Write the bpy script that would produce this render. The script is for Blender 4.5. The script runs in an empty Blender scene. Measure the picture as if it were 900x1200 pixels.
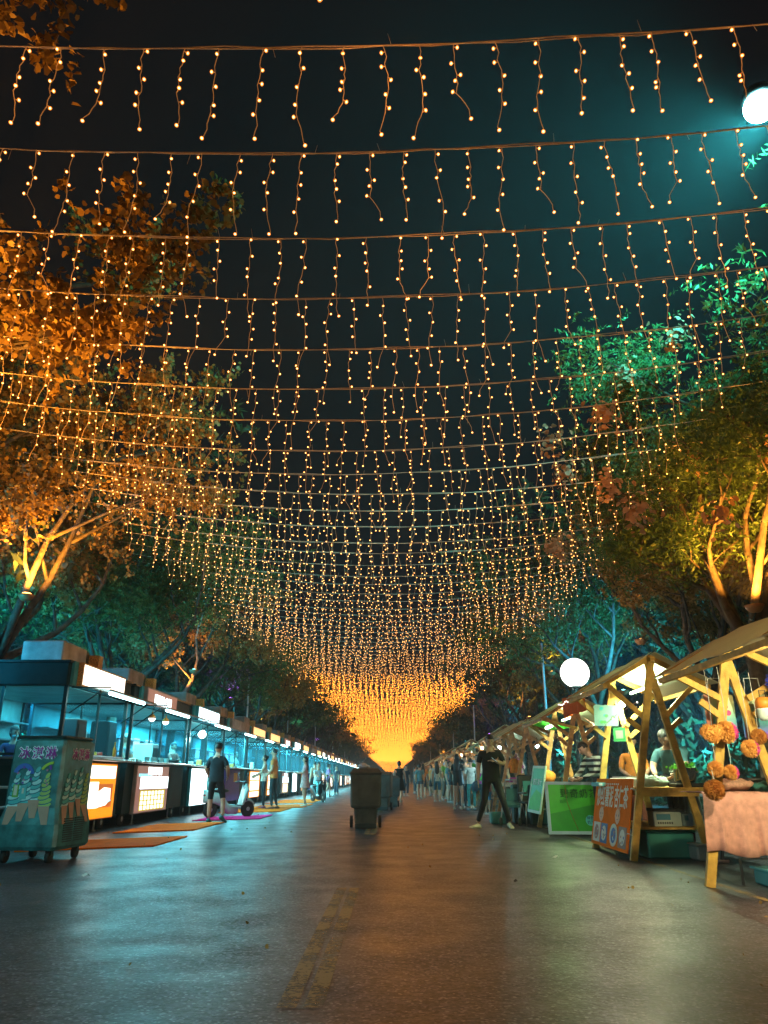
import bpy, math, random
import numpy as np
from mathutils import Vector, Matrix, Euler, Quaternion
R = math.radians
PI = math.pi
sc = bpy.context.scene
COL = sc.collection
rng = random.Random(7)
nr = np.random.RandomState(11)

# ------------------------------------------------------------ materials
def _nt(name):
    m = bpy.data.materials.new(name); m.use_nodes = True
    nt = m.node_tree; b = nt.nodes['Principled BSDF']
    return m, nt, b

def mat(name, col, rough=0.6, metal=0.0, var=0.18, scale=6.0, bump=0.0, emit=None, es=0.0, coat=0.0, transl=0.0, sample=True, spec=0.5, dirt=None):
    m, nt, b = _nt(name)
    c = (col[0], col[1], col[2], 1)
    b.inputs['Roughness'].default_value = rough
    b.inputs['Metallic'].default_value = metal
    b.inputs['Specular IOR Level'].default_value = spec
    b.inputs['Coat Weight'].default_value = coat
    b.inputs['Base Color'].default_value = c
    if var > 0:
        tc = nt.nodes.new('ShaderNodeTexCoord')
        n = nt.nodes.new('ShaderNodeTexNoise'); n.inputs['Scale'].default_value = scale; n.inputs['Detail'].default_value = 5
        r = nt.nodes.new('ShaderNodeValToRGB')
        r.color_ramp.elements[0].position = 0.3; r.color_ramp.elements[1].position = 0.7
        d = dirt or (col[0]*(1-var*1.6), col[1]*(1-var*1.6), col[2]*(1-var*1.6))
        r.color_ramp.elements[0].color = (max(d[0],0), max(d[1],0), max(d[2],0), 1)
        r.color_ramp.elements[1].color = (min(col[0]*(1+var),1), min(col[1]*(1+var),1), min(col[2]*(1+var),1), 1)
        nt.links.new(tc.outputs['Object'], n.inputs['Vector'])
        nt.links.new(n.outputs['Fac'], r.inputs['Fac'])
        nt.links.new(r.outputs['Color'], b.inputs['Base Color'])
        if bump > 0:
            bp = nt.nodes.new('ShaderNodeBump'); bp.inputs['Strength'].default_value = bump; bp.inputs['Distance'].default_value = 0.02
            n2 = nt.nodes.new('ShaderNodeTexNoise'); n2.inputs['Scale'].default_value = scale*8; n2.inputs['Detail'].default_value = 6
            nt.links.new(tc.outputs['Object'], n2.inputs['Vector'])
            nt.links.new(n2.outputs['Fac'], bp.inputs['Height'])
            nt.links.new(bp.outputs['Normal'], b.inputs['Normal'])
    if emit:
        b.inputs['Emission Color'].default_value = (*emit, 1)
        b.inputs['Emission Strength'].default_value = es
    if transl > 0:
        out = nt.nodes['Material Output']
        t = nt.nodes.new('ShaderNodeBsdfTranslucent'); t.inputs['Color'].default_value = c
        mx = nt.nodes.new('ShaderNodeMixShader'); mx.inputs['Fac'].default_value = transl
        nt.links.new(b.outputs[0], mx.inputs[1]); nt.links.new(t.outputs[0], mx.inputs[2])
        nt.links.new(mx.outputs[0], out.inputs['Surface'])
    if not sample:
        m.cycles.emission_sampling = 'NONE'
    return m

def leafmat(name, c1, c2, c3, rough=0.55):
    m, nt, b = _nt(name)
    g = nt.nodes.new('ShaderNodeNewGeometry')
    r = nt.nodes.new('ShaderNodeValToRGB')
    e = r.color_ramp.elements
    e[0].position = 0; e[0].color = (*c1, 1); e[1].position = 1; e[1].color = (*c3, 1)
    k = e.new(0.5); k.color = (*c2, 1)
    nt.links.new(g.outputs['Random Per Island'], r.inputs['Fac'])
    nt.links.new(r.outputs['Color'], b.inputs['Base Color'])
    b.inputs['Roughness'].default_value = rough
    out = nt.nodes['Material Output']
    t = nt.nodes.new('ShaderNodeBsdfTranslucent')
    nt.links.new(r.outputs['Color'], t.inputs['Color'])
    mx = nt.nodes.new('ShaderNodeMixShader'); mx.inputs['Fac'].default_value = 0.35
    nt.links.new(b.outputs[0], mx.inputs[1]); nt.links.new(t.outputs[0], mx.inputs[2])
    nt.links.new(mx.outputs[0], out.inputs['Surface'])
    return m

def emis(name, col, s, sample=True):
    m, nt, b = _nt(name)
    b.inputs['Base Color'].default_value = (col[0]*.5, col[1]*.5, col[2]*.5, 1)
    b.inputs['Roughness'].default_value = 0.4
    b.inputs['Emission Color'].default_value = (*col, 1)
    b.inputs['Emission Strength'].default_value = s
    if not sample: m.cycles.emission_sampling = 'NONE'
    return m

def glass(name, tint=(.8, .95, 1), f=0.12):
    m, nt, b = _nt(name)
    out = nt.nodes['Material Output']
    t = nt.nodes.new('ShaderNodeBsdfTransparent'); t.inputs['Color'].default_value = (*tint, 1)
    b.inputs['Base Color'].default_value = (.1, .14, .15, 1); b.inputs['Roughness'].default_value = 0.06
    mx = nt.nodes.new('ShaderNodeMixShader'); mx.inputs['Fac'].default_value = f
    nt.links.new(t.outputs[0], mx.inputs[1]); nt.links.new(b.outputs[0], mx.inputs[2])
    nt.links.new(mx.outputs[0], out.inputs['Surface'])
    return m

# ------------------------------------------------------------ mesh builder
class MB:
    def __init__(s): s.v = []; s.f = []; s.m = []; s.sm = []
    def add(s, vs, fs, mi=0, smooth=False):
        o = len(s.v); s.v += [tuple(p) for p in vs]
        for f in fs: s.f.append(tuple(i+o for i in f)); s.m.append(mi); s.sm.append(smooth)
        return s
    def box(s, a, b, mi=0, M=None, bev=0.0):
        x0, y0, z0 = [min(a[i], b[i]) for i in range(3)]; x1, y1, z1 = [max(a[i], b[i]) for i in range(3)]
        if bev <= 0:
            vs = [(x0,y0,z0),(x1,y0,z0),(x1,y1,z0),(x0,y1,z0),(x0,y0,z1),(x1,y0,z1),(x1,y1,z1),(x0,y1,z1)]
            fs = [(0,3,2,1),(4,5,6,7),(0,1,5,4),(1,2,6,5),(2,3,7,6),(3,0,4,7)]
        else:
            e = min(bev, (x1-x0)*.45, (y1-y0)*.45, (z1-z0)*.45)
            vs = []; fs = []
            for z, ins in ((z0, e), (z0+e, 0), (z1-e, 0), (z1, e)):
                X0, X1, Y0, Y1 = x0+ins, x1-ins, y0+ins, y1-ins
                vs += [(X0+e,Y0,z),(X1-e,Y0,z),(X1,Y0+e,z),(X1,Y1-e,z),(X1-e,Y1,z),(X0+e,Y1,z),(X0,Y1-e,z),(X0,Y0+e,z)]
            for k in range(3):
                for i in range(8):
                    j = (i+1) % 8; fs.append((k*8+i, k*8+j, k*8+8+j, k*8+8+i))
            fs.append(tuple(range(7, -1, -1))); fs.append(tuple(range(24, 32)))
        if M is not None: vs = [M @ Vector(p) for p in vs]
        return s.add(vs, fs, mi)
    def beam(s, p, q, w, t, mi=0, up=(0, 1, 0)):
        p, q = Vector(p), Vector(q); d = (q-p).normalized(); u = Vector(up)
        a = d.cross(u)
        if a.length < 1e-4: a = d.cross(Vector((1, 0, 0)))
        a.normalize(); b = a.cross(d).normalized()
        vs = []
        for c in (p, q):
            for sa, sb in ((-1,-1),(1,-1),(1,1),(-1,1)): vs.append(c+a*(sa*w/2)+b*(sb*t/2))
        return s.add(vs, [(0,1,2,3),(7,6,5,4),(0,4,5,1),(1,5,6,2),(2,6,7,3),(3,7,4,0)], mi)
    def tube(s, pts, rad, n=6, mi=0, cap=True, smooth=True, squash=1.0, side=None):
        pts = [Vector(p) for p in pts]
        if not hasattr(rad, '__len__'): rad = [rad]*len(pts)
        vs = []; fs = []
        a = None
        for i, p in enumerate(pts):
            d = (pts[min(i+1, len(pts)-1)]-pts[max(i-1, 0)])
            if d.length < 1e-9: d = Vector((0,0,1))
            d.normalize()
            if side is not None: a = Vector(side)
            if a is None: a = d.orthogonal()
            a = (a-d*a.dot(d))
            if a.length < 1e-6: a = d.orthogonal()
            a.normalize(); b = d.cross(a)
            for k in range(n):
                t = 2*PI*k/n
                vs.append(p+a*(math.cos(t)*rad[i])+b*(math.sin(t)*rad[i]*squash))
        for i in range(len(pts)-1):
            for k in range(n):
                j = (k+1) % n; fs.append((i*n+k, i*n+j, (i+1)*n+j, (i+1)*n+k))
        if cap: fs.append(tuple(range(n-1, -1, -1))); fs.append(tuple(range((len(pts)-1)*n, len(pts)*n)))
        return s.add(vs, fs, mi, smooth)
    def lathe(s, prof, c=(0,0,0), n=16, mi=0, smooth=True, axis='z', M=None):
        vs = []; fs = []
        for r, h in prof:
            for k in range(n):
                t = 2*PI*k/n; x, y = r*math.cos(t), r*math.sin(t)
                p = (x, y, h) if axis == 'z' else ((h, x, y) if axis == 'x' else (x, h, y))
                vs.append(Vector((p[0]+c[0], p[1]+c[1], p[2]+c[2])))
        for i in range(len(prof)-1):
            for k in range(n):
                j = (k+1) % n; fs.append((i*n+k, i*n+j, (i+1)*n+j, (i+1)*n+k))
        fs.append(tuple(range(n-1, -1, -1))); fs.append(tuple(range((len(prof)-1)*n, len(prof)*n)))
        if M is not None: vs = [M @ p for p in vs]
        return s.add(vs, fs, mi, smooth)
    def ball(s, c, r, n=12, m=8, mi=0, M=None, smooth=True):
        if not hasattr(r, '__len__'): r = (r, r, r)
        vs = [Vector((0,0,-r[2]))]; fs = []
        for i in range(1, m):
            ph = PI*i/m
            for k in range(n):
                t = 2*PI*k/n; vs.append(Vector((r[0]*math.sin(ph)*math.cos(t), r[1]*math.sin(ph)*math.sin(t), -r[2]*math.cos(ph))))
        vs.append(Vector((0,0,r[2])))
        for k in range(n): fs.append((0, 1+(k+1) % n, 1+k))
        for i in range(m-2):
            for k in range(n):
                j = (k+1) % n; fs.append((1+i*n+k, 1+i*n+j, 1+(i+1)*n+j, 1+(i+1)*n+k))
        for k in range(n): fs.append((len(vs)-1, 1+(m-2)*n+k, 1+(m-2)*n+(k+1) % n))
        if M is not None: vs = [M @ p for p in vs]
        vs = [p+Vector(c) for p in vs]
        return s.add(vs, fs, mi, smooth)
    def quad(s, a, b, c, d, mi=0): return s.add([a, b, c, d], [(0,1,2,3)], mi)
    def poly(s, pts, mi=0): return s.add(pts, [tuple(range(len(pts)))], mi)
    def slab(s, pts, off, mi=0):
        pts = [Vector(p) for p in pts]; off = Vector(off); n = len(pts)
        fs = [tuple(range(n-1, -1, -1)), tuple(range(n, 2*n))]+[(i, (i+1) % n, n+(i+1) % n, n+i) for i in range(n)]
        return s.add(pts+[p+off for p in pts], fs, mi)
    def mesh(s, name, mats):
        me = bpy.data.meshes.new(name); me.from_pydata([tuple(p) for p in s.v], [], s.f)
        for m in mats: me.materials.append(m)
        me.polygons.foreach_set('material_index', s.m); me.polygons.foreach_set('use_smooth', s.sm)
        me.update(); return me
    def build(s, name, mats, parent=None, loc=(0,0,0), rot=(0,0,0)):
        if not isinstance(mats, (list, tuple)): mats = [mats]
        return link(name, s.mesh(name, mats), parent, loc, rot)

def link(name, data, parent=None, loc=(0,0,0), rot=(0,0,0)):
    o = bpy.data.objects.new(name, data); COL.objects.link(o)
    o.location = loc; o.rotation_euler = rot
    if parent is not None: o.parent = parent
    return o
def tag(o, label=None, cat=None, group=None, kind=None):
    if label: o['label'] = label
    if cat: o['category'] = cat
    if group: o['group'] = group
    if kind: o['kind'] = kind
    return o
def empty(name, loc=(0,0,0), rz=0.0, label=None, cat=None, group=None):
    o = bpy.data.objects.new(name, None); COL.objects.link(o)
    o.location = loc; o.rotation_euler = (0, 0, rz)
    return tag(o, label, cat, group)
KIDS = {}
def kids(o):
    return [c for c in o.children]
def dup(o, loc=None, rz=None, label=None, group=None, parent=None, scale=None):
    c = o.copy(); COL.objects.link(c)
    if parent is not None: c.parent = parent
    if loc is not None: c.location = loc
    if rz is not None: c.rotation_euler = (0, 0, rz)
    if label: c['label'] = label
    if group: c['group'] = group
    if scale is not None: c.scale = (scale,)*3 if not hasattr(scale, '__len__') else scale
    for ch in kids(o):
        dup(ch, parent=c)
    return c
def lamp(name, kind, loc, col, power, size=0.05, rot=None, spot=None, sx=None, sy=None, blend=0.6, target=None):
    l = bpy.data.lights.new(name, kind); l.color = col; l.energy = power
    if kind == 'AREA':
        l.shape = 'RECTANGLE'; l.size = sx or size; l.size_y = sy or size
    else: l.shadow_soft_size = size
    if kind == 'SPOT': l.spot_size = R(spot or 90); l.spot_blend = blend
    o = bpy.data.objects.new(name, l); COL.objects.link(o); o.location = loc
    if target is not None: o.rotation_euler = (Vector(target)-Vector(loc)).to_track_quat('-Z', 'Y').to_euler()
    elif rot is not None: o.rotation_euler = rot
    return o
_txt = {}
def text_mesh(s, size, ext=0.002, bold=0.0, spacing=1.0, m=None, name='lettering'):
    cu = bpy.data.curves.new('txt', 'FONT'); cu.body = s; cu.size = size; cu.extrude = ext; cu.offset = bold
    cu.align_x = 'CENTER'; cu.align_y = 'CENTER'; cu.space_character = spacing; cu.resolution_u = 2
    o = bpy.data.objects.new('txt', cu); COL.objects.link(o)
    dg = bpy.context.evaluated_depsgraph_get()
    me = bpy.data.meshes.new_from_object(o.evaluated_get(dg)); me.name = name
    bpy.data.objects.remove(o); me.materials.clear()
    if m: me.materials.append(m)
    return me
# text in plane facing given euler
FACE_ROAD_L = (PI/2, 0, PI/2)     # faces +X
FACE_ROAD_R = (PI/2, 0, -PI/2)    # faces -X
FACE_CAM = (PI/2, 0, 0)           # faces -Y
# ------------------------------------------------------------ the palette
def asphalt():
    m, nt, b = _nt('asphalt')
    N, L = nt.nodes, nt.links
    tc = N.new('ShaderNodeTexCoord')
    def noise(s, d=6, r=.6):
        n = N.new('ShaderNodeTexNoise'); n.inputs['Scale'].default_value = s; n.inputs['Detail'].default_value = d; n.inputs['Roughness'].default_value = r
        L.new(tc.outputs['Object'], n.inputs['Vector']); return n
    def ramp(src, p0, c0, p1, c1):
        r = N.new('ShaderNodeValToRGB'); e = r.color_ramp.elements
        e[0].position = p0; e[0].color = (c0, c0, c0*1.08, 1); e[1].position = p1; e[1].color = (c1, c1*.99, c1*1.07, 1)
        L.new(src, r.inputs['Fac']); return r.outputs[0]
    def mul(a, c):
        x = N.new('ShaderNodeMixRGB'); x.blend_type = 'MULTIPLY'; x.inputs[0].default_value = 1; L.new(a, x.inputs[1]); L.new(c, x.inputs[2]); return x.outputs[0]
    big = noise(0.28, 3); patch = noise(1.7, 5); mid = noise(16, 4)
    vor = N.new('ShaderNodeTexVoronoi'); vor.inputs['Scale'].default_value = 55; L.new(tc.outputs['Object'], vor.inputs['Vector'])
    sep = N.new('ShaderNodeSeparateColor'); L.new(vor.outputs['Color'], sep.inputs[0])
    stones = ramp(sep.outputs[0], .15, .006, 1.0, .085)
    col = mul(mul(mul(stones, ramp(mid.outputs['Fac'], .3, .55, .7, 1.25)), ramp(patch.outputs['Fac'], .35, .7, .65, 1.1)), ramp(big.outputs['Fac'], .35, .75, .65, 1.1))
    # fine wandering cracks
    v2 = N.new('ShaderNodeTexVoronoi'); v2.feature = 'DISTANCE_TO_EDGE'; v2.inputs['Scale'].default_value = .33
    wv = N.new('ShaderNodeMixRGB'); wv.blend_type = 'ADD'; wv.inputs[0].default_value = .55
    L.new(tc.outputs['Object'], wv.inputs[1]); L.new(noise(1.2, 6).outputs['Color'], wv.inputs[2]); L.new(wv.outputs[0], v2.inputs['Vector'])
    col = mul(col, ramp(v2.outputs['Distance'], .0, .35, .006, 1.0))
    vs2 = N.new('ShaderNodeTexVoronoi'); vs2.inputs['Scale'].default_value = 85; L.new(tc.outputs['Object'], vs2.inputs['Vector'])
    s2 = N.new('ShaderNodeSeparateColor'); L.new(vs2.outputs['Color'], s2.inputs[0])
    ad = N.new('ShaderNodeMixRGB'); ad.blend_type = 'ADD'; ad.inputs[0].default_value = 1; L.new(col, ad.inputs[1]); L.new(ramp(s2.outputs[2], .86, .0, .99, .15), ad.inputs[2])
    L.new(ad.outputs[0], b.inputs['Base Color'])
    rr = N.new('ShaderNodeMapRange'); rr.inputs['From Min'].default_value = .3; rr.inputs['From Max'].default_value = .7
    rr.inputs['To Min'].default_value = .30; rr.inputs['To Max'].default_value = .50
    L.new(patch.outputs['Fac'], rr.inputs['Value']); L.new(rr.outputs[0], b.inputs['Roughness'])
    h = N.new('ShaderNodeMath'); h.operation = 'MULTIPLY_ADD'; h.inputs[1].default_value = .6
    L.new(sep.outputs[1], h.inputs[0]); L.new(mid.outputs['Fac'], h.inputs[2])
    bp = N.new('ShaderNodeBump'); bp.inputs['Strength'].default_value = .5; bp.inputs['Distance'].default_value = .009
    L.new(h.outputs[0], bp.inputs['Height']); L.new(bp.outputs[0], b.inputs['Normal'])
    b.inputs['Specular IOR Level'].default_value = .34
    return m
MASPH = asphalt()
def paint(name, col):
    m, nt, b = _nt(name); N, L = nt.nodes, nt.links
    tc = N.new('ShaderNodeTexCoord'); n = N.new('ShaderNodeTexNoise'); n.inputs['Scale'].default_value = 30; n.inputs['Detail'].default_value = 8; n.inputs['Roughness'].default_value = .7
    n3 = N.new('ShaderNodeTexNoise'); n3.inputs['Scale'].default_value = 2.2; L.new(tc.outputs['Object'], n3.inputs['Vector'])
    L.new(tc.outputs['Object'], n.inputs['Vector'])
    a = N.new('ShaderNodeMath'); a.operation = 'MULTIPLY'; L.new(n.outputs['Fac'], a.inputs[0]); L.new(n3.outputs['Fac'], a.inputs[1])
    r = N.new('ShaderNodeMapRange'); r.inputs['From Min'].default_value = .16; r.inputs['From Max'].default_value = .28; r.inputs['To Max'].default_value = .85
    L.new(a.outputs[0], r.inputs['Value'])
    b.inputs['Base Color'].default_value = (*col, 1); b.inputs['Roughness'].default_value = .6
    t = N.new('ShaderNodeBsdfTransparent'); mx = N.new('ShaderNodeMixShader')
    L.new(r.outputs[0], mx.inputs['Fac']); L.new(t.outputs[0], mx.inputs[1]); L.new(b.outputs[0], mx.inputs[2]); L.new(mx.outputs[0], N['Material Output'].inputs['Surface'])
    return m
MYEL = paint('worn_yellow_paint', (.30, .20, .08))
MSOIL = mat('soil', (.045, .05, .035), .95, var=.4, scale=2, bump=.6)
MGRASS = leafmat('grass_blade', (.03, .06, .02), (.05, .09, .03), (.06, .1, .04))
MPAVE = mat('paving', (.16, .15, .14), .6, var=.25, scale=3, bump=.3)
MBARK = mat('bark', (.10, .075, .05), .9, var=.45, scale=7, bump=.9)
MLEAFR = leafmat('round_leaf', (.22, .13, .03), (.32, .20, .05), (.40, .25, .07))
MLEAFG = leafmat('feather_leaf', (.05, .10, .025), (.08, .15, .035), (.12, .19, .05))
MLEAFD = leafmat('dark_leaf', (.04, .07, .03), (.06, .09, .035), (.09, .12, .05))
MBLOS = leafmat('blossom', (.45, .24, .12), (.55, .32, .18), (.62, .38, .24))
MCABLE = mat('cable', (.62, .5, .38), .6, var=0)
MWIRE = mat('strand_wire', (.6, .42, .28), .6, var=0, emit=(1, .36, .07), es=.16, sample=False)  # faint orange emission paints the bulbs' light onto the wire
def halo_bulb_mat(name, c0, s0, c1, s1):
    # bulb emission: white hot face on, its orange halo painted into the rim
    m, nt, b = _nt(name); N, L = nt.nodes, nt.links
    lw = N.new('ShaderNodeLayerWeight'); lw.inputs['Blend'].default_value = .5
    r = N.new('ShaderNodeValToRGB'); e = r.color_ramp.elements
    e[0].position = .05; e[0].color = (c0[0]*s0, c0[1]*s0, c0[2]*s0, 1); e[1].position = .50; e[1].color = (c1[0]*s1, c1[1]*s1, c1[2]*s1, 1)
    k = e.new(.17); k.color = (1.7, .52, .08, 1)
    L.new(lw.outputs['Facing'], r.inputs['Fac']); L.new(r.outputs[0], b.inputs['Emission Color']); b.inputs['Emission Strength'].default_value = 1
    b.inputs['Base Color'].default_value = (.5, .3, .15, 1); m.cycles.emission_sampling = 'NONE'; return m
MBULB = halo_bulb_mat('fairy_bulb', (1, .52, .14), 11, (1, .20, .012), .85)
MCOLLAR = emis('fairy_collar', (1, .24, .02), .8, sample=False)  # collar emission adds to the orange halo painted round the bulb
MBULBF = emis('fairy_bulb_small', (1, .33, .028), 13.0, sample=False)
MDARK = mat('dark_steel', (.015, .05, .055), .38, .4, var=.3, scale=3)
MDARK2 = mat('dark_panel', (.006, .040, .045), .6, 0, spec=.2, var=.35, scale=2, bump=.1)
MSTEEL = mat('brushed_steel', (.55, .57, .58), .28, .9, var=.15, scale=5)
MWHITE = mat('off_white_panel', (.62, .66, .66), .5, var=.12, scale=3)
MROOFB = mat('grey_duct', (.42, .44, .45), .5, .3, var=.25, scale=4, bump=.15)
MBROWN = mat('brown_duct', (.34, .25, .22), .6, .1, var=.25, scale=4)
MORPERF = mat('orange_perforated', (.75, .32, .08), .6, var=.35, scale=45)
MGLASS = glass('clear_glass')
MAWN = glass('awning_glass', (.75, .95, 1), .35)
MRUB = mat('rubber', (.02, .02, .02), .8, var=.2)
MBLACK = mat('black_plastic', (.015, .016, .018), .45, var=.2)
MINNER = mat('kiosk_lining', (.30, .66, .66), .45, var=.15, scale=4)
EW = emis('lit_white', (.80, .97, 1), 3.2)
EWW = emis('lit_warm_white', (1, .93, .78), 2.4)
EO = emis('lit_orange', (1, .30, .005), 1.3)
EO2 = emis('lit_deep_orange', (.9, .22, .03), .55)
EPINK = emis('lit_brown_pink', (.62, .30, .24), .42)
ECY = emis('lit_cyan', (.3, .85, 1), 1.4)
ETUBE = emis('tube_light', (.55, .98, 1), 14)
EWARM = emis('lit_amber', (1, .60, .24), 1.5)
EYEL = emis('lit_yellow', (.8, .62, .06), .8)
EBLUE = emis('lit_blue', (.15, .3, .8), .8)
ETEAL = mat('teal_cap', (.05, .35, .38), .5, var=.1)
MWOOD = mat('stall_timber', (.72, .44, .09), .62, var=.22, scale=9, bump=.25, dirt=(.50, .27, .05))
MWOOD2 = mat('brown_timber', (.48, .22, .07), .65, var=.3, scale=9, bump=.25, dirt=(.22, .10, .05))
MCANV = mat('stall_canvas', (.88, .90, .70), .8, var=.06, scale=5, transl=.72)
MCANVP = mat('pale_canvas', (.90, .84, .60), .8, var=.06, scale=5, transl=.68)
MGREENC = mat('green_canvas', (.10, .62, .06), .7, var=.1, scale=5, transl=.5)
MORANGEC = mat('orange_awning_cloth', (.85, .22, .03), .7, var=.12, scale=12, transl=.45)
MMAT = mat('orange_mat', (1.0, .17, .0), .9, spec=.1, var=.12, scale=7, bump=.3)
MPMAT = mat('pink_mat', (.95, .03, .30), .9, spec=.1, var=.15, scale=7, bump=.3)
MBIN = mat('bin_plastic', (.085, .085, .075), .55, var=.22, scale=5, bump=.1)
MBIN2 = mat('bin_plastic_dark', (.03, .04, .04), .6, var=.2)
def flat(name, c, r=.6, **k): return mat(name, c, r, var=k.pop('var', .08), **k)
MSKIN = flat('skin', (.58, .34, .24), .5)
MHAIR = mat('hair', (.012, .011, .012), .45, var=.3, scale=60, bump=.4)
MEYE = flat('eye', (.02, .02, .02), .3)
MLIP = flat('lip', (.42, .16, .13), .5)
MMASK = flat('face_mask', (.4, .7, .7), .7)
_cl = {}
def cloth(c):
    k = tuple(round(x, 3) for x in c)
    if k not in _cl: _cl[k] = mat('cloth_fabric', c, .85, var=.16, scale=14, bump=.25)
    return _cl[k]
# ------------------------------------------------------------ camera
CAMH = 0.93
cam_d = bpy.data.cameras.new('camera'); cam = bpy.data.objects.new('camera', cam_d); COL.objects.link(cam)
cam.location = (0, 0, CAMH); cam.rotation_euler = (R(90+19.8), 0, R(0.62))
cam_d.sensor_fit = 'VERTICAL'; cam_d.sensor_height = 36; cam_d.sensor_width = 27; cam_d.lens = 26.0
cam_d.clip_end = 900; cam_d.clip_start = 0.05
sc.camera = cam
# ------------------------------------------------------------ world: night sky, sun far below the horizon
w = bpy.data.worlds.new('World'); sc.world = w; w.use_nodes = True
nt = w.node_tree; bg = nt.nodes['Background']
sky = nt.nodes.new('ShaderNodeTexSky'); sky.sky_type = 'NISHITA'; sky.sun_disc = False
sky.sun_elevation = R(-6); sky.sun_rotation = R(150)
mixw = nt.nodes.new('ShaderNodeMixRGB'); mixw.blend_type = 'ADD'; mixw.inputs[0].default_value = 1
mixw.inputs[2].default_value = (.0030, .0042, .0056, 1)
scl = nt.nodes.new('ShaderNodeMixRGB'); scl.blend_type = 'MULTIPLY'; scl.inputs[0].default_value = 1; scl.inputs[2].default_value = (.05, .05, .05, 1)
nt.links.new(sky.outputs[0], scl.inputs[1]); nt.links.new(scl.outputs[0], mixw.inputs[1])
nt.links.new(mixw.outputs[0], bg.inputs['Color']); bg.inputs['Strength'].default_value = 1.0
# ------------------------------------------------------------ ground
XL, XR = -5.5, 3.15     # fronts of the two rows
b = MB(); b.quad((-300, -60, -.03), (300, -60, -.03), (300, 700, -.03), (-300, 700, -.03)); g = b.build('ground', MSOIL); tag(g, kind='structure')
b = MB()
nx, ny = 24, 150
b.quad((-8.4, -20, 0), (7.2, -20, 0), (7.2, 420, 0), (-8.4, 420, 0)); g = b.build('road', MASPH); tag(g, kind='structure')
def dashes(name, runs, x0s, wid):
    b = MB()
    for (y0, y1) in runs:
        for x in x0s: b.quad((x-wid/2, y0, .004), (x+wid/2, y0, .004), (x+wid/2, y1, .004), (x-wid/2, y1, .004))
    o = b.build(name, MYEL); tag(o, kind='structure'); return o
dashes('centre_line_markings', [(3.7, 7.4)]+[(14+9*i, 18+9*i) for i in range(14)], (-.46, -.345), .085)
dashes('edge_line_marking', [(-5, 160)], (3.02,), .07)
dashes('edge_line_marking', [(20, 160)], (-3.85,), .07)
# raised pavements behind the stalls
for (x0, x1) in ((-14, -8.4), (7.2, 13)):
    b = MB(); b.box((x0, -20, -.03), (x1, 420, .12)); o = b.build('pavement', MPAVE); tag(o, kind='structure')
# ground litter
def scrap(x, y, r, m, name, label, cat):
    b = MB(); k = 7; pts = []
    for i in range(k):
        a = 2*PI*i/k; q = r*rng.uniform(.6, 1.2); pts.append((q*math.cos(a), q*.6*math.sin(a), .012+rng.uniform(0, .03)))
    b.add(pts+[(0, 0, .045)], [(i, (i+1) % k, k) for i in range(k)])
    o = b.build(name, m, None, (x, y, 0)); tag(o, label, cat)
mpaper = flat('crumpled_paper', (.75, .76, .72))
scrap(-3.05, 8.1, .07, mpaper, 'paper_scrap', 'crumpled white paper scrap on the asphalt near the ice cream cart', 'litter')
scrap(1.99, 9.95, .05, mpaper, 'paper_scrap', 'small white paper scrap lying on the road before the orange sign', 'litter')
scrap(1.15, 7.7, .025, MRUB, 'dark_pebble', 'small dark pebble on the bare road right of the centre', 'stone')

# ------------------------------------------------------------ icicle light rows
ROW0 = 3.88; STEP = 1.0; NROW = 232
def cable_z(x, k):
    j = math.sin(k*12.9898)*43758.5453; j -= math.floor(j)
    return CAMH+5.0+.0147*x*x+(.028 if k < 9 else .006)*x+(j-.5)*.05
def strand_mesh(seed, coll=True, detail=1):
    r = random.Random(seed); L = r.uniform(.66, .88); n = 6
    pts = [(0, 0, .0)]; x = y = 0.0; nseg = 14
    for i in range(1, nseg+1):
        x += r.uniform(-.016, .016); y += r.uniform(-.013, .013)
        if i > nseg-4 and seed % 4 == 0: x += .014*(1 if seed % 8 else -1)
        pts.append((x, y, -L*i/nseg))
    bulbs = []
    for i in range(n):
        t = (i+.45+r.uniform(-.22, .22))/n if i < n-1 else 1.0
        f = t*nseg; a = int(min(f, nseg-1)); u = f-a
        p = Vector(pts[a]).lerp(Vector(pts[min(a+1, nseg)]), u)
        an = r.uniform(0, 2*PI); d = Vector((math.cos(an)*1.0, math.sin(an)*.6, r.uniform(-.5, .35))).normalized()
        if i == n-1: d = Vector((r.uniform(-.5, .5), r.uniform(-.4, .4), -1)).normalized()
        bulbs.append((p, d))
    return pts, bulbs
def bulb_geo(mb, p, d, s=1.0, low=False):
    if low:
        q = Vector(p)+d*.028; r = .0132*s
        mb.add([q+Vector((r,0,0)), q+Vector((-r,0,0)), q+Vector((0,r,0)), q+Vector((0,-r,0)), q+Vector((0,0,r*1.25)), q+Vector((0,0,-r*1.25))],
               [(0,2,4),(2,1,4),(1,3,4),(3,0,4),(2,0,5),(1,2,5),(3,1,5),(0,3,5)], 1)
        return
    q = Vector(p)
    mb.tube([q, q+d*.018], .0035, 5, 0)
    mb.tube([q+d*.012, q+d*.018], [.004, .006], 5, 2, cap=True)
    mb.tube([q+d*.016, q+d*.020, q+d*.027, q+d*.034, q+d*.039, q+d*.041], [.004, .0115, .0155, .0135, .008, .001], 8, 1, cap=True)
NV = 10
SV = [strand_mesh(100+i) for i in range(NV)]
WIRE_ME = []; BULB_ME = {}; FULL_ME = []
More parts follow.
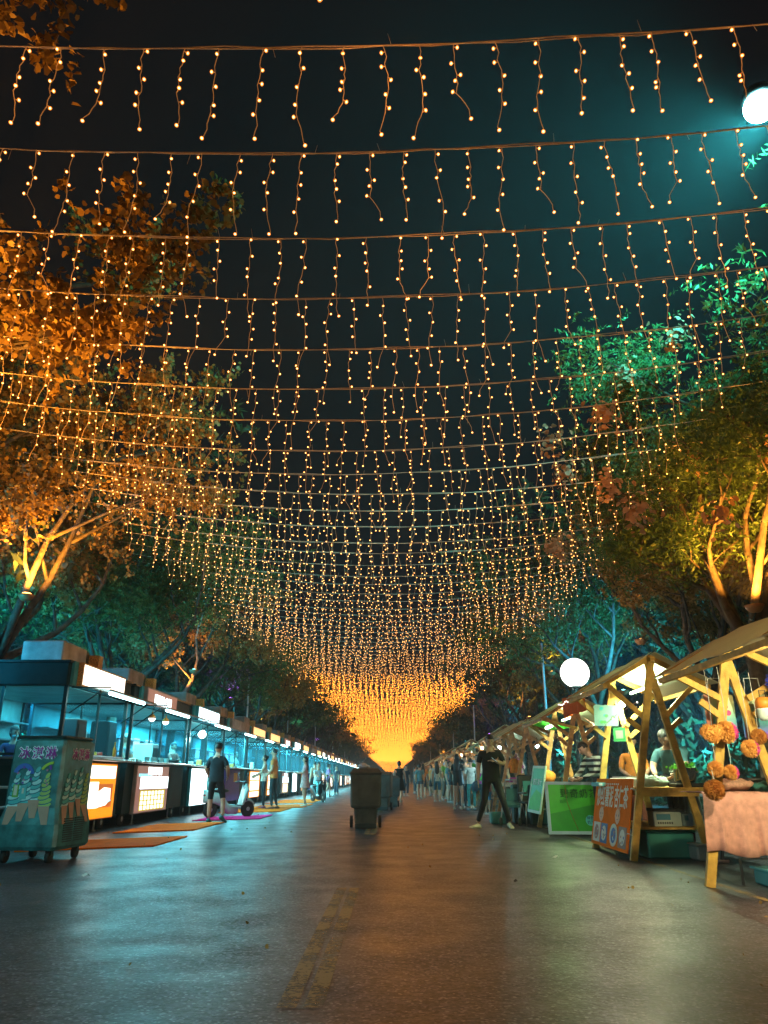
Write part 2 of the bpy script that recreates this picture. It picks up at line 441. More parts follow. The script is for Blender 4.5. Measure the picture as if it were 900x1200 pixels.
for i, (pts, bl) in enumerate(SV):
    m = MB(); m.tube(pts, .0032, 4, 0); WIRE_ME.append(m.mesh('strand', [MWIRE]))
    f = MB(); f.tube(pts, .0032, 4, 0)
    for j, (p, d) in enumerate(bl):
        bb = MB(); bulb_geo(bb, (0, 0, 0), d); BULB_ME[(i, j)] = bb.mesh('bulb', [MWIRE, MBULB, MCOLLAR])
        bulb_geo(f, p, d)
    FULL_ME.append(f.mesh('strand', [MWIRE, MBULB, MCOLLAR]))
def cable_mesh(k, xl, xr):
    m = MB(); r = random.Random(k)
    for s in range(2):
        pts = []
        n = 46
        for i in range(n+1):
            x = xl+(xr-xl)*i/n
            pts.append((x, r.uniform(-.008, .008)+.008*s, cable_z(x, k)+.012*math.sin(i*.7+s*2+k)*(1-.5*s)+r.uniform(-.005, .005)))
        m.tube(pts, .0050 if k < 14 else .0038, 4, 0)
    for i in range(int((xr-xl)/1.15)):     # cable-tie tails
        x = xl+1.15*i+r.uniform(0, 1); z = cable_z(x, k); u = r.choice((-1, 1, 1))
        m.tube([(x, 0, z), (x+r.uniform(-.03, .03), .0, z+u*r.uniform(.06, .13))], .0022, 3, 0)
    return m.mesh('cable', [MCABLE])
ORD = ['highest and nearest', 'second nearest', 'third nearest', 'fourth nearest', 'fifth nearest', 'sixth nearest', 'seventh nearest', 'eighth nearest', 'ninth nearest', 'tenth nearest']
GRP = 'rows of warm fairy light strands hung across the street'
far_proto = {}
for k in range(-2, NROW):
    y = ROW0+k*STEP+(rng.uniform(-.04, .04) if k > 3 else 0)
    r = random.Random(500+k)
    xl = -5.5+r.uniform(-.25, .25); xr = (4.55 if k < 8 else 5.2)+r.uniform(-.25, .25)
    if k < 34:
        if k < 0: lab = 'warm fairy light row almost overhead, only its strand tips dangling into the top edge' if k == -1 else 'warm fairy light row straight overhead above the street, behind the first tips'
        elif k < 10: lab = 'row of warm fairy light strands across the street, '+ORD[k]+' full row'
        else: lab = 'row of small warm fairy light strands midway in the receding canopy'
        t = empty('icicle_light_row', (0, y, 0), 0, lab, 'string lights', GRP)
        link('cable', cable_mesh(k, -7.2, 6.6), t)
        n = int((xr-xl)/.285); px = xl
        for i in range(n):
            x = xl+(i+.5)*.285+r.uniform(-.035, .035)
            if k > 3 and r.random() < .03: continue
            v = r.randrange(NV); flip = r.choice((0, PI))
            zz = cable_z(x, k)
            if 0 <= k < 5 and abs(x) < 3.4:
                s = link('strand', WIRE_ME[v], t, (x, 0, zz), (0, 0, flip))
                for j, (p, d) in enumerate(SV[v][1]): link('bulb', BULB_ME[(v, j)], s, p)
            else: link('strand', FULL_ME[v], t, (x, 0, zz), (0, r.uniform(-.03, .03), flip))
    else:
        q = k % 7
        if q not in far_proto:
            m = MB(); rr = random.Random(q)
            for i in range(36):
                x = -5.4+(i+.5)*.297+rr.uniform(-.04, .04); v = rr.randrange(NV); zz = cable_z(x, k)
                m.beam((x, 0, zz), (x, 0, zz-.78), .004, .004, 0)
                for p, d in SV[v][1]: bulb_geo(m, (x+p.x, p.y, zz+p.z), d, low=True)
            m.beam((-7, 0, cable_z(-7, k)), (-3, 0, cable_z(-3, k)), .008, .008, 2); m.beam((-3, 0, cable_z(-3, k)), (0, 0, cable_z(0, k)), .008, .008, 2)
            m.beam((0, 0, cable_z(0, k)), (3, 0, cable_z(3, k)), .008, .008, 2); m.beam((3, 0, cable_z(3, k)), (6.6, 0, cable_z(6.6, k)), .008, .008, 2)
            far_proto[q] = m.mesh('icicle_light_row', [MWIRE, MBULBF, MCABLE])
        o = link('icicle_light_row', far_proto[q], None, (r.uniform(-.15, .15), y, r.uniform(-.06, .06)), (0, r.uniform(-.004, .004), 0))
        tag(o, 'far row of tiny golden fairy lights merging into the glow down the street', 'string lights', GRP)
# the glow of the strands
y = -3.0
while y < 150:
    st = 2.0 if y < 30 else (5.0 if y < 70 else 12.0)
    for x in (-3.2, .0, 3.0):
        lamp('canopy_glow', 'POINT', (x+rng.uniform(-.5, .5), y+.5, 5.45), (1, .36, .06), 4.6*st, .03)
    y += st
m = MB(); r = random.Random(77); y = ROW0+NROW*STEP
while y < 620:
    for i in range(36):
        x = -5.4+(i+.5)*.297+r.uniform(-.13, .13)
        for j in range(6):
            q = Vector((x, y, cable_z(x, 50)-.12*j-r.uniform(0, .12))); e = .015
            m.add([q+Vector((e, 0, -e)), q+Vector((-e, 0, -e)), q+Vector((0, 0, e)), q+Vector((0, e, 0))], [(0, 2, 1), (0, 3, 2), (1, 2, 3), (0, 1, 3)], 0)
    y += 3.2
o = m.build('far_fairy_lights', [MBULBF]); tag(o, 'golden band of countless fairy lights at the far end of the street', 'string lights', None, 'stuff')
# posts holding the cables
def post(x, y, h, label):
    t = empty('cable_post', (x, y, 0), 0, label, 'post', 'slim posts holding up the fairy light cables')
    b = MB(); b.tube([(0, 0, 0), (0, 0, h)], [.045, .035], 8); b.lathe([(.09, 0), (.09, .02), (.05, .03)], n=10); b.build('shaft', MWHITE, t)
    b = MB(); b.beam((-.25, 0, h-.12), (.25, 0, h-.12), .03, .03); b.ball((0, 0, h), .05); b.build('crossarm', MDARK, t)
post(4.75, 23.6, 5.0, 'slim pale post rising behind the brown timber stall on the right')
post(-5.9, 31.0, 5.0, 'slim pale post rising behind the lit kiosks on the left')
for i, yy in enumerate((44, 60, 78, 98)):
    for x in (-6.0, 4.9): post(x, yy+(2 if x > 0 else 0), 5.1, 'distant slim pale post among the dark street trees')
# ------------------------------------------------------------ trees
def leaf_mesh(name, pos, nrm_r, size, mat_, kind, seed):
    """one polygon per leaf: 'round' = hexagon disc, 'blade' = long diamond along a frond"""
    r = np.random.RandomState(seed); n = len(pos); pos = np.asarray(pos, dtype=np.float64)
    nrm = r.normal(size=(n, 3)); nrm[:, 2] = np.abs(nrm[:, 2])*.8; nrm[:, 1] -= .5; nrm /= np.linalg.norm(nrm, axis=1)[:, None]
    a = np.cross(nrm, r.normal(size=(n, 3))); a /= np.linalg.norm(a, axis=1)[:, None]; b = np.cross(nrm, a)
    s = size*r.uniform(.65, 1.25, n)
    if kind == 'round':
        k = 6; ang = np.arange(k)*2*PI/k; rr = np.array([1.12, 1, .92, .95, .92, 1]); la, lb = np.cos(ang)*rr, np.sin(ang)*rr
    else:
        k = 4; la, lb = np.array([-1.9, 0, 1.9, 0]), np.array([0, .5, 0, -.5])
    co = pos[:, None, :]+s[:, None, None]*(la[None, :, None]*a[:, None, :]+lb[None, :, None]*b[:, None, :])
    if kind == 'round': co[:, 0, :] -= nrm*s[:, None]*.35; co[:, 3, :] -= nrm*s[:, None]*.25
    me = bpy.data.meshes.new(name)
    me.vertices.add(n*k); me.vertices.foreach_set('co', co.reshape(-1))
    me.loops.add(n*k); me.loops.foreach_set('vertex_index', np.arange(n*k, dtype=np.int32))
    me.polygons.add(n); me.polygons.foreach_set('loop_start', np.arange(0, n*k, k, dtype=np.int32))
    me.materials.append(mat_); me.update(calc_edges=True); me.validate(); return me
def skeleton(seed, fork, H, spread, nl=5, lean=(0, 0), r0=.16, sub=3, droop=0.0):
    r = random.Random(seed); polys = []; tips = []
    base = Vector((0, 0, 0)); f = Vector((lean[0], lean[1], fork))
    tr = [base.lerp(f, t)+Vector((r.uniform(-.05, .05), r.uniform(-.05, .05), 0))*(1 if 0 < t < 1 else 0) for t in (0, .08, .35, .7, 1)]
    polys.append((tr, [r0*1.45, r0*1.1, r0*.95, r0*.85, r0*.8]))
    def branch(p, d, L, rad, lev):
        n = 5; pts = [p]; d = d.normalized(); q = p.copy()
        for i in range(n):
            d = (d+Vector((r.uniform(-.28, .28), r.uniform(-.28, .28), r.uniform(-.12, .22)-droop*(i/n)))).normalized()
            q = q+d*(L/n); pts.append(q.copy())
        polys.append((pts, [rad*(1-.7*i/n) for i in range(n+1)]))
        if lev == 0: tips.append(pts[-1]); tips.append(pts[-2].lerp(pts[-3], .5)); return
        for j in range(sub+(1 if lev == 2 else 0)):
            i = min(n, 2+j % (n-1)); az = r.uniform(0, 2*PI)
            dd = (d*0.7+Vector((math.cos(az), math.sin(az), r.uniform(-.1, .5)))*.85)
            branch(pts[i], dd, L*r.uniform(.45, .7), rad*.45, lev-1)
        tips.append(pts[-1])
    for i in range(nl):
        az = 2*PI*i/nl+r.uniform(-.3, .3); up = r.uniform(.55, 1.5)
        d = Vector((math.cos(az)*spread, math.sin(az)*spread, up*1.2))
        branch(f, d, (H-fork)*r.uniform(.55, .8), r0*.55, 2)
    return polys, tips
def tree_parts(seed, fork, H, spread, kind, per, clr, size, matl, **kw):
    polys, tips = skeleton(seed, fork, H, spread, **kw)
    b = MB()
    for i, (pts, rad) in enumerate(polys):
        b.tube(pts, rad, 9 if i == 0 else (6 if rad[0] > .03 else 4))
    tm = b.mesh('trunk', [MBARK])
    r = np.random.RandomState(seed); P = []
    for t in tips:
        t = np.array(t); rad = clr*r.uniform(.6, 1.3); c = int(per*r.uniform(.5, 1.4))
        if kind == 'round':      # leaves strung in short hanging sprays
            ns = max(3, c//18)
            for s in range(ns):
                o = t+r.normal(size=3)*rad*np.array([.6, .6, .45]); d = r.normal(size=3)*.6; d[2] = -abs(d[2])-.35; d /= np.linalg.norm(d)
                L = r.uniform(.15, .45)
                u = np.linspace(0, 1, 18)[:, None]; P.append(o+d*u*L+r.normal(size=(18, 3))*.055)
        else:                    # fronds: leaflets both sides of a rachis
            ns = max(3, c//12)
            for s in range(ns):
                o = t+r.normal(size=3)*rad*np.array([.65, .65, .5]); d = r.normal(size=3); d[2] = d[2]*.35-.15; d /= np.linalg.norm(d)
                sd = np.cross(d, [0, 0, 1.0]); L = r.uniform(.22, .5)
                u = np.repeat(np.linspace(0.1, 1, 6), 2)[:, None]; sg = np.tile([1, -1], 6)[:, None]
                P.append(o+d*u*L+sd*sg*.045*(1.15-u)+np.array([0, 0, -1])*u*u*.1+r.normal(size=(12, 3))*.008)
    P = np.concatenate(P)
    return tm, leaf_mesh('crown', P, 0, size, matl, kind, seed)
def blossoms(seed, spots, per=60, rad=.22, size=.042, m=None):
    r = np.random.RandomState(seed); P = np.concatenate([np.array(s)+r.normal(size=(per, 3))*rad*.5 for s in spots])
    return leaf_mesh('blossom', P, 0, size, m or MBLOS, 'round', seed)
def tree(x, y, parts, label, cat='tree', group=None, rz=0, s=1, name='street_tree'):
    t = empty(name, (x, y, -.02), rz, label, cat, group); t.scale = (s,)*3 if not hasattr(s, '__len__') else s
    link('trunk', parts[0], t); link('crown', parts[1], t); return t
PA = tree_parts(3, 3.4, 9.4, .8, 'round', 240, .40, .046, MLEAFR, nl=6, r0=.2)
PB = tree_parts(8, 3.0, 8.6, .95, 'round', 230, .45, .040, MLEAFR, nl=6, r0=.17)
PG = tree_parts(21, 3.2, 8.2, .85, 'blade', 400, .5, .031, MLEAFG, nl=6, r0=.18)
PG2 = tree_parts(29, 2.9, 8.2, .95, 'blade', 260, .55, .036, MLEAFG, nl=5, r0=.16)
PD = tree_parts(41, 2.2, 8.8, 1.0, 'blade', 110, .8, .085, MLEAFD, nl=7, r0=.17)
PE = tree_parts(57, 1.6, 9.2, .9, 'blade', 110, .85, .09, MLEAFD, nl=7, r0=.18, droop=.1)
GL = 'street trees lining the left side'; GR = 'street trees lining the right side'
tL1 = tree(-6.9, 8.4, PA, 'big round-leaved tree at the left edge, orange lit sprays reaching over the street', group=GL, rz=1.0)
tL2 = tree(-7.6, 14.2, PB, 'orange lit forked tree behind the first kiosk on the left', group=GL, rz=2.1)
tL3 = tree(-7.2, 19.6, PG2, 'dim teal leafy tree behind the second kiosk', group=GL, rz=.7, s=.95)
tL4 = tree(-7.3, 25.5, PB, 'tree with orange lit trunk behind the kiosk with the unlit sign', group=GL, rz=4.0, s=.95)
tR0 = tree(8.3, 9.2, PG2, 'teal tinted leafy tree under the floodlight at the right edge', group=GR, rz=.4, s=1.12)
tR1 = tree(6.0, 12.4, PG, 'large green feathery tree with orange lit fork behind the right stalls', group=GR, rz=2.9, s=.93)
tR2 = tree(7.4, 17.6, PB, 'bare-limbed dim tree behind the round white globe lamp', group=GR, rz=1.3, s=.92)
tR3 = tree(6.3, 23.5, PG2, 'blue lit tree right of the canopy, beyond the globe lamp', group=GR, rz=5.0)
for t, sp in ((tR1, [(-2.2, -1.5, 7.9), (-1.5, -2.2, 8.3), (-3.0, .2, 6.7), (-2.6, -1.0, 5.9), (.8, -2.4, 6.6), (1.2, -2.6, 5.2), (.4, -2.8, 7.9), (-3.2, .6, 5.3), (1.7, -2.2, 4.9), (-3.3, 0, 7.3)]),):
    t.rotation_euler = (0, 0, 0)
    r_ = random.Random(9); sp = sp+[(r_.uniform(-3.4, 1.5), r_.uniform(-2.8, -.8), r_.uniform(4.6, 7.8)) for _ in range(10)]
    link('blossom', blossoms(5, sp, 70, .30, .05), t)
BG = []
for i in range(20):
    y = 31+6.2*i+rng.uniform(-1, 1)
    tree(-7.0+rng.uniform(-.5, .4), y, (PG2, PB, PD)[i % 3], 'distant dark leafy tree in the left avenue row', group=GL, rz=rng.uniform(0, 6), s=rng.uniform(.85, 1.0)*(1 if y < 70 else .95))
    tree(6.6+rng.uniform(-.4, .5), y-1.5, (PB, PD, PG2)[i % 3], 'distant dark leafy tree in the right avenue row', group=GR, rz=rng.uniform(0, 6), s=rng.uniform(.85, 1.0)*(1 if y < 70 else .95))
for i in range(15):
    y = 7+7.2*i
    for sd in (-1, 1):
        for j in range(2 if i < 9 else 1):
            x = sd*(12.2+5.5*j)+(rng.uniform(-1, 1)-(.8 if sd > 0 else 0))
            tree(x, y+rng.uniform(-2, 2)+j*2, (PD, PE)[(i+j) % 2], 'dark bushy tree in the wood behind the %s row' % ('left kiosk' if sd < 0 else 'right stall'),
                 group='dark trees of the wood behind the market', rz=rng.uniform(0, 6), s=rng.uniform(.95, 1.2), name='wood_tree')
# undergrowth behind both rows
for sd in (-1, 1):
    r = np.random.RandomState(91+sd); n = 42000
    y = r.uniform(0, 1, n)**1.5*130+3; x = sd*(9.3+r.uniform(0, 1, n)**1.5*9)-(1.0 if sd > 0 else 0)
    h = r.uniform(0, 1, n)*(1.7+.9*np.sin(y*.8+x)+.5*np.sin(y*2.3))
    P = np.stack([x, y, h], 1)
    o = link('undergrowth', leaf_mesh('undergrowth', P, 0, .10, MLEAFD, 'blade', 3)); tag(o, 'dark leafy undergrowth along the %s edge of the wood' % ('left' if sd < 0 else 'right'), 'bushes', kind='stuff')
# clipped lamps in the trees
MBOWL = mat('lamp_bowl', (.45, .2, .08), .5, .2, var=.2)
def uplight(x, y, z, col, power, label, lens, target=(0, 0, 1), spot=120, s=1.0):
    t = empty('tree_uplight', (x, y, z), 0, label, 'lamp', 'small floodlights clipped in the trees')
    b = MB(); b.lathe([(.02, -.10), (.08, -.09), (.13, -.03), (.145, .02), (.13, .02), (.11, -.02), (.02, -.06)], n=14); b.build('bowl', MBOWL, t)
    b = MB(); b.ball((0, 0, .0), (.085*s, .085*s, .045*s), 10, 6); b.build('lens', lens, t)
    b = MB(); b.tube([(0, 0, -.1), (.0, .12, -.2), (0, .22, -.16)], .015, 6); b.build('bracket', MDARK, t)
    tg = Vector((x, y, z))+Vector(target)
    lamp('uplight_beam', 'SPOT', (x, y, z+.09), col, power, .05, spot=spot, blend=.8, target=tg)
LO = emis('orange_lens', (1, .42, .08), 14); LT = emis('teal_lens', (.2, .95, 1), 14); LV = emis('violet_lens', (.45, .15, 1), 10)
OR = (1, .38, .04); TE = (.05, .75, .85); VI = (.35, .08, 1); BL = (.03, .45, .9)
def off(o, x, y): return (o.location.x+x, o.location.y+y)
uplight(-6.75, 13.3, 4.1, OR, 1500, 'orange bowl lamp glowing in the fork of the tree over the first kiosk', LO, (.15, .1, 1), 150, s=1.4)
uplight(-5.6, 6.9, 3.4, OR, 2500, 'orange bowl lamp low on the big tree at the left edge', LO, (.1, .25, 1), 120)
uplight(-3.9-2.1, 22.6, 4.0, TE, 260, 'teal lamp glowing in the tree above the kiosk with the brown sign', LT, (-.1, 0, 1), 120)
uplight(-6.9, 24.6, 3.5, OR, 520, 'orange lamp at the foot of the lit limbs beyond the third kiosk', LO, (0, .1, 1), 110)
uplight(-6.4, 30.0, 3.9, VI, 260, 'violet lamp in the dark trees beyond the third kiosk', LV, (0, 0, 1), 120)
uplight(5.65, 11.4, 3.45, OR, 1500, 'orange lamp in the fork of the green feathery tree', LO, (.05, .15, 1), 130)
uplight(6.6, 10.4, 3.7, OR, 1500, 'extra orange lamp added to light the leaves at the right edge', LO, (.2, .3, 1), 130)  # extra lamp put in to warm the right tree's leaves
uplight(5.7, 17.0, 3.9, OR, 130, 'small orange lamp on the dim tree above the peak of the stall with the pot', LO, (-.05, .1, 1), 60)
uplight(5.4, 25.4, 4.3, OR, 420, 'orange lamp on the limbs behind the globe lamp', LO, (0, .1, 1), 110)
uplight(6.4, 21.0, 3.2, BL, 1100, 'blue lamp lighting the tree to the right of the canopy', LT, (-.1, .2, 1), 150)
for i, (x, y, c, p, l) in enumerate([(-6.6, 40, OR, 350, LO), (-6.5, 53, TE, 400, LT), (-6.6, 66, VI, 350, LV), (-6.4, 84, OR, 300, LO),
                       (5.9, 33, OR, 350, LO), (6.2, 39, BL, 900, LT), (5.8, 46, VI, 300, LV), (5.8, 58, OR, 300, LO), (6.0, 72, BL, 700, LT), (5.8, 90, OR, 300, LO)]):
    cn = {id(OR): 'orange', id(TE): 'teal', id(VI): 'violet', id(BL): 'blue'}[id(c)]
    uplight(x, y, 3.4, c, p, 'tiny %s lamp in the distant trees on the %s side' % (cn, 'left' if x < 0 else 'right'), l, (0, 0, 1), 140)
# teal floodlights standing in the wood, shining into the trunks
def flood(x, y, z, tgt, col, power, label, spot=140):
    t = empty('wood_floodlight', (x, y, 0), 0, label, 'floodlight', 'floodlights standing in the wood')
    b = MB(); b.tube([(0, 0, 0), (0, 0, z-.1)], .03, 6); b.build('stand', MDARK, t)
    d = (Vector(tgt)-Vector((x, y, z))).normalized(); M = d.to_track_quat('Y', 'Z').to_matrix().to_4x4(); M.translation = (0, 0, z)
    b = MB(); b.box((-.16, -.1, -.12), (.16, 0, .12), M=M, bev=.02); b.build('housing', MDARK, t)
    b = MB(); b.box((-.13, .002, -.09), (.13, .012, .09), M=M); b.build('lens', LT, t)
    p = Vector((x, y, z))+d*.06
    lamp('flood_beam', 'SPOT', p, col, power, .08, spot=spot, blend=.7, target=tgt)
TE2 = (.01, .30, .50)
flood(-8.9, 14.6, 2.6, (-9.6, 22, 6.0), TE2, 2600, 'teal floodlight in the wood between the first and second kiosk')
flood(-9.0, 10.8, 2.9, (-8.0, 17, 5.5), TE2, 1700, 'teal floodlight in the wood behind the first kiosk')
flood(-9.2, 19.5, 2.2, (-9.6, 29, 5.0), TE2, 3200, 'teal floodlight in the wood behind the second kiosk')
flood(-9.2, 33.0, 2.2, (-9.6, 46, 5.0), TE2, 3200, 'distant teal floodlight in the wood behind the left kiosks')
flood(8.6, 9.0, 1.6, (11.5, 15, 2.5), TE2, 500, 'dim teal floodlight in the wood behind the stall with the pot')
flood(8.4, 20.0, 2.2, (8.5, 30, 4.6), (.03, .4, .6), 4500, 'blue floodlight in the wood behind the far right stalls')
flood(8.4, 38.0, 2.2, (9, 52, 4.0), (.03, .4, .6), 1500, 'distant blue floodlight in the wood on the right')
# the big teal floodlight on its mast, top right
def mast():
    X, Y, Z = 4.80, 7.3, 9.15
    t = empty('floodlight_mast', (X+.55, Y+.3, 0), 0, 'tall mast with a round dazzling teal white floodlight at the upper right', 'street light')
    b = MB(); b.tube([(0, 0, 0), (0, 0, 4), (0, 0, Z-.1)], [.09, .075, .05], 10); b.lathe([(.2, 0), (.2, .03), (.1, .05)], n=12); b.build('mast', MDARK, t)
    b = MB(); b.beam((0, 0, Z-.15), (-.5, -.26, Z), .05, .05); b.build('bracket', MDARK, t)
    b = MB(); b.lathe([(.10, .16), (.19, .1), (.215, .0), (.19, -.02)], c=(-.55, -.3, Z+.10), n=18); b.build('housing', MDARK, t)
    b = MB(); b.ball((-.55, -.3, Z-.02), (.20, .20, .19), 20, 12); b.build('lens', emis('flood_lens', (.55, 1, 1), 40), t)
    lamp('mast_light', 'SPOT', (X-.02, Y-.02, Z-.26), (.06, .88, .92), 13500, .10, spot=162, blend=1, target=(X-.55, Y+1.9, Z+1.5))
mast()
# round globe lamp behind the stalls
def globe():
    X, Y, Z = 4.03, 16.6, 3.12
    t = empty('globe_lamp', (X, Y, 0), 0, 'round glowing white globe lamp above the stall roofs', 'street light')
    b = MB(); b.tube([(0, 0, 0), (0, 0, Z-.28)], [.05, .035], 8); b.lathe([(.13, 0), (.13, .03), (.06, .05)], n=12); b.lathe([(.05, Z-.34), (.12, Z-.30), (.12, Z-.27)], n=12); b.build('post', MDARK, t)
    b = MB(); b.ball((0, 0, Z), .315, 24, 16); b.build('globe', emis('globe_glass', (1, .98, .92), 3.5), t)
    lamp('globe_light', 'POINT', (X-.02, Y-.45, Z-.35), (1, .95, .85), 45, .1)
globe()
# ------------------------------------------------------------ kiosks on the left. local: x<=0 goes back from the front, y along the road
def add_text(parent, s, size, loc, rot, m, bold=0.0, ext=.002, spacing=1.0, name='lettering', scale=(1, 1, 1)):
    o = link(name, text_mesh(s, size, ext, bold, spacing, m), parent, loc, rot); o.scale = scale; return o
def kiosk(y, L, label, sign='lit', poster='orange', sx=(0.05, 2.4), px=(.35, 1.75), detail=2, brownduct=False, group='kiosks on the left'):
    t = empty('food_kiosk', (XL, y, 0), 0, label, 'food kiosk', group)
    D = -2.2; zc = 1.27; zt = 2.42; zr = 2.80
    b = MB(); b.box((D, 0, .24), (-.02, L, zc-.04), 0)
    for i in range(1, int(L/.8)): b.box((-.02, i*.8-.012, .28), (-.008, i*.8+.012, zc-.06), 1)
    b.box((D, -.012, zc-.14), (0, -.001, zc-.06), 1)
    b.build('base_cabinet', [MDARK2, MDARK], t)
    b = MB(); b.box((D, -.02, zc-.04), (.30, L+.02, zc), 0, bev=.01); b.build('counter', MSTEEL, t)
    # roof slab with fascia
    b = MB(); b.box((D-.05, -.06, zt), (.0, L+.06, zr), 0, bev=.015); b.box((D-.08, -.09, zr), (.03, L+.09, zr+.035), 1); b.build('roof', [MDARK2, MDARK], t)
    b = MB(); b.box((D+.05, .05, zt-.012), (-.05, L-.05, zt-.003)); b.build('ceiling_panel', MINNER, t)
    # posts
    for yy in (0, L-.06):
        for xx in (-.06, D):
            b = MB(); b.box((xx, yy, zc), (xx+.06, yy+.06, zt)); b.build('corner_post', MDARK, t)
    for yy in [L*.5-.02]:
        b = MB(); b.box((-.045, yy, zc), (-.005, yy+.04, zt)); b.build('mullion', MDARK, t)
    b = MB(); b.box((D*.5-.02, 0.01, zc), (D*.5+.02, .045, zt)); b.box((D, .008, zc+.02), (0, .04, zc+.06)); b.build('end_mullion', MDARK, t)
    # panes
    b = MB(); b.box((D+.06, .02, zc+.06), (-.06, .026, zt)); b.build('end_window', MGLASS, t)
    b = MB(); b.box((D+.06, L-.03, zc), (-.06, L-.024, zt)); b.build('end_window', MGLASS, t)
    b = MB(); b.box((D, .06, zc), (D+.02, L-.06, zt)); b.build('back_wall', MINNER, t)
    if detail > 1:
        b = MB()
        for z in (1.62, 1.95): b.box((D+.02, .3, z), (D+.32, L-.3, z+.025))
        b.build('shelf', MSTEEL, t)
    if poster in ('white', 'warm'):
        for (a, c) in ((.18, .34), (.48, .6), (.75, .9)):
            b = MB(); b.box((D+.021, L*a, 1.55), (D+.05, L*c, 2.05)); b.build('added_glow_panel', EW, t)  # glowing panels added on the back wall for a bright interior
    # awning flap with tube light
    aw = .68; ya, yb = .15, L-.3
    b = MB(); b.slab([(.02, ya, zt-.01), (aw, ya, zt-.07), (aw, yb, zt-.07), (.02, yb, zt-.01)], (0, 0, .012)); b.build('awning_flap', MAWN, t)
    b = MB()
    for yy in (ya+.03, yb-.03):
        b.tube([(.0, yy, zt-.45), (aw*.75, yy, zt-.08)], .012, 5)
    b.box((aw-.02, ya, zt-.085), (aw+.015, yb, zt-.055)); b.box((0, ya, zt-.03), (aw, ya+.03, zt-.01)); b.build('awning_frame', MDARK, t)
    b = MB(); b.tube([(aw-.06, ya+.15, zt-.11), (aw-.06, ya+min(2.0, L-1), zt-.11)], .028, 8); b.build('tube_light', ETUBE, t)
    # lightbox sign on the fascia
    if sign:
        s0, s1 = sx; z0, z1 = 2.46, 2.80
        b = MB(); b.box((0.0, s0-.03, z0-.03), (.13, s1+.03, z1+.03)); bo = b.build('sign_box', {'lit': MORPERF, 'text': MBROWN, 'off': MBROWN, 'cyan': ETEAL, 'warm': MORPERF}[sign], t)
        b = MB(); b.box((.131, s0+.02, z0), (.137, s1-.02, z1), 0); b.build('sign_face', {'lit': EWW, 'text': EPINK, 'off': MBROWN, 'cyan': EW, 'warm': EWARM}[sign], bo)
        b = MB(); b.box((0, s0-.20, z0-.03), (.05, s0-.032, z1+.03)); b.build('end_cap', ETEAL, bo)
        if sign == 'text': add_text(bo, 'FEBBLORI', .27, (.142, (s0+s1)/2, (z0+z1)/2-.03), FACE_ROAD_L, EW, .012, scale=(1.15, 1.05, 1))
    # poster lightbox on the base
    p0, p1 = px; q0, q1 = .22, 1.20
    if poster:
        b = MB(); b.box((0, p0, q0), (.07, p1, q1)); bo = b.build('poster_box', {'orange': MORPERF, 'pink': MBROWN, 'white': ETEAL, 'warm': MORPERF, 'violet': flat('violet_panel', (.14, .05, .3))}[poster], t)
        def pl(a, b_, c, d, m, x=.071, nm='poster_panel'):
            k = MB(); W = p1-p0; H = q1-q0
            k.box((x, p0+W*a, q0+H*c), (x+.004, p0+W*b_, q0+H*d)); return k.build(nm, m, bo)
        if poster == 'orange':
            pl(.02, .98, .02, .98, EO); pl(.08, .95, .72, .95, EWW, .076); pl(.06, .45, .2, .66, EWW, .076)
            pl(.45, .90, .20, .62, EO2, .076)
            k = MB(); W = p1-p0; H = q1-q0
            P = lambda u, v: (.082, p0+W*u, q0+H*v)
            k.slab([P(.44, .48), P(.62, .56), P(.82, .54), P(.84, .34), P(.72, .24), P(.42, .2)], (.003, 0, 0)); k.build('food_picture', EWW, bo)
            k = MB(); k.slab([P(.44, .2), P(.46, .2), P(.86, .31), P(.86, .33)], (.006, 0, 0)); k.build('pen_stroke', ECY, bo)
        elif poster == 'pink':
            pl(.02, .98, .02, .98, EPINK); pl(.06, .42, .76, .82, ECY, .074, 'poster_stripe')
            add_text(bo, 'FEBFABI', .30, (.078, (p0+p1)/2+.08, q0+.87*(q1-q0)), FACE_ROAD_L, EW, .014, scale=(1.0, .72, 1))
            pl(.12, .98, .50, .76, EW, .076); pl(.34, .355, .51, .75, ECY, .081, 'pen_stroke'); pl(.40, .42, .53, .74, EPINK, .081, 'pen_stroke')
            k = MB(); W = p1-p0; H = q1-q0
            for i in range(7):
                for j in range(4):
                    u = .16+i*.105; v = .07+j*.10; k.box((.079, p0+W*u, q0+H*v), (.082, p0+W*(u+.065), q0+H*(v+.078)))
            k.build('menu_grid', EWW, bo); pl(.14, .90, .05, .47, EYEL, .075)
        elif poster == 'white': pl(.02, .98, .02, .98, EW)
        elif poster == 'warm':
            pl(.02, .98, .02, .98, EO)
            for c, d in ((.04, .22), (.28, .62), (.66, .95)): pl(.1, .9, c, d, EWW, .076)
        elif poster == 'violet':
            pl(.55, .8, .6, .9, MORPERF)
    # wheels
    for yy in (.35, L-.45):
        for xx in (-.15, D+.2):
            b = MB(); b.lathe([(.05, -.04), (.13, -.035), (.135, 0), (.13, .035), (.05, .04)], c=(xx, yy, .137), n=14, axis='x'); w_ = b.build('wheel', MRUB, t)
            b = MB(); b.lathe([(.055, -.045), (.055, .045)], c=(xx, yy, .137), n=10, axis='x'); b.build('hub', MSTEEL, w_)
    b = MB()
    for yy in (.9, L-.9): b.tube([(-.08, yy, .25), (-.08, yy, .02)], .02, 6); b.lathe([(.05, 0), (.05, .02)], c=(-.08, yy, 0), n=8)
    b.build('support_leg', MSTEEL, t)
    # roof plant
    m1 = MBROWN if brownduct else MROOFB
    b = MB(); b.box((-.95, .12, zr+.036), (-.22, 1.15, zr+.40), bev=.02); b.build('extractor_box', m1, t)
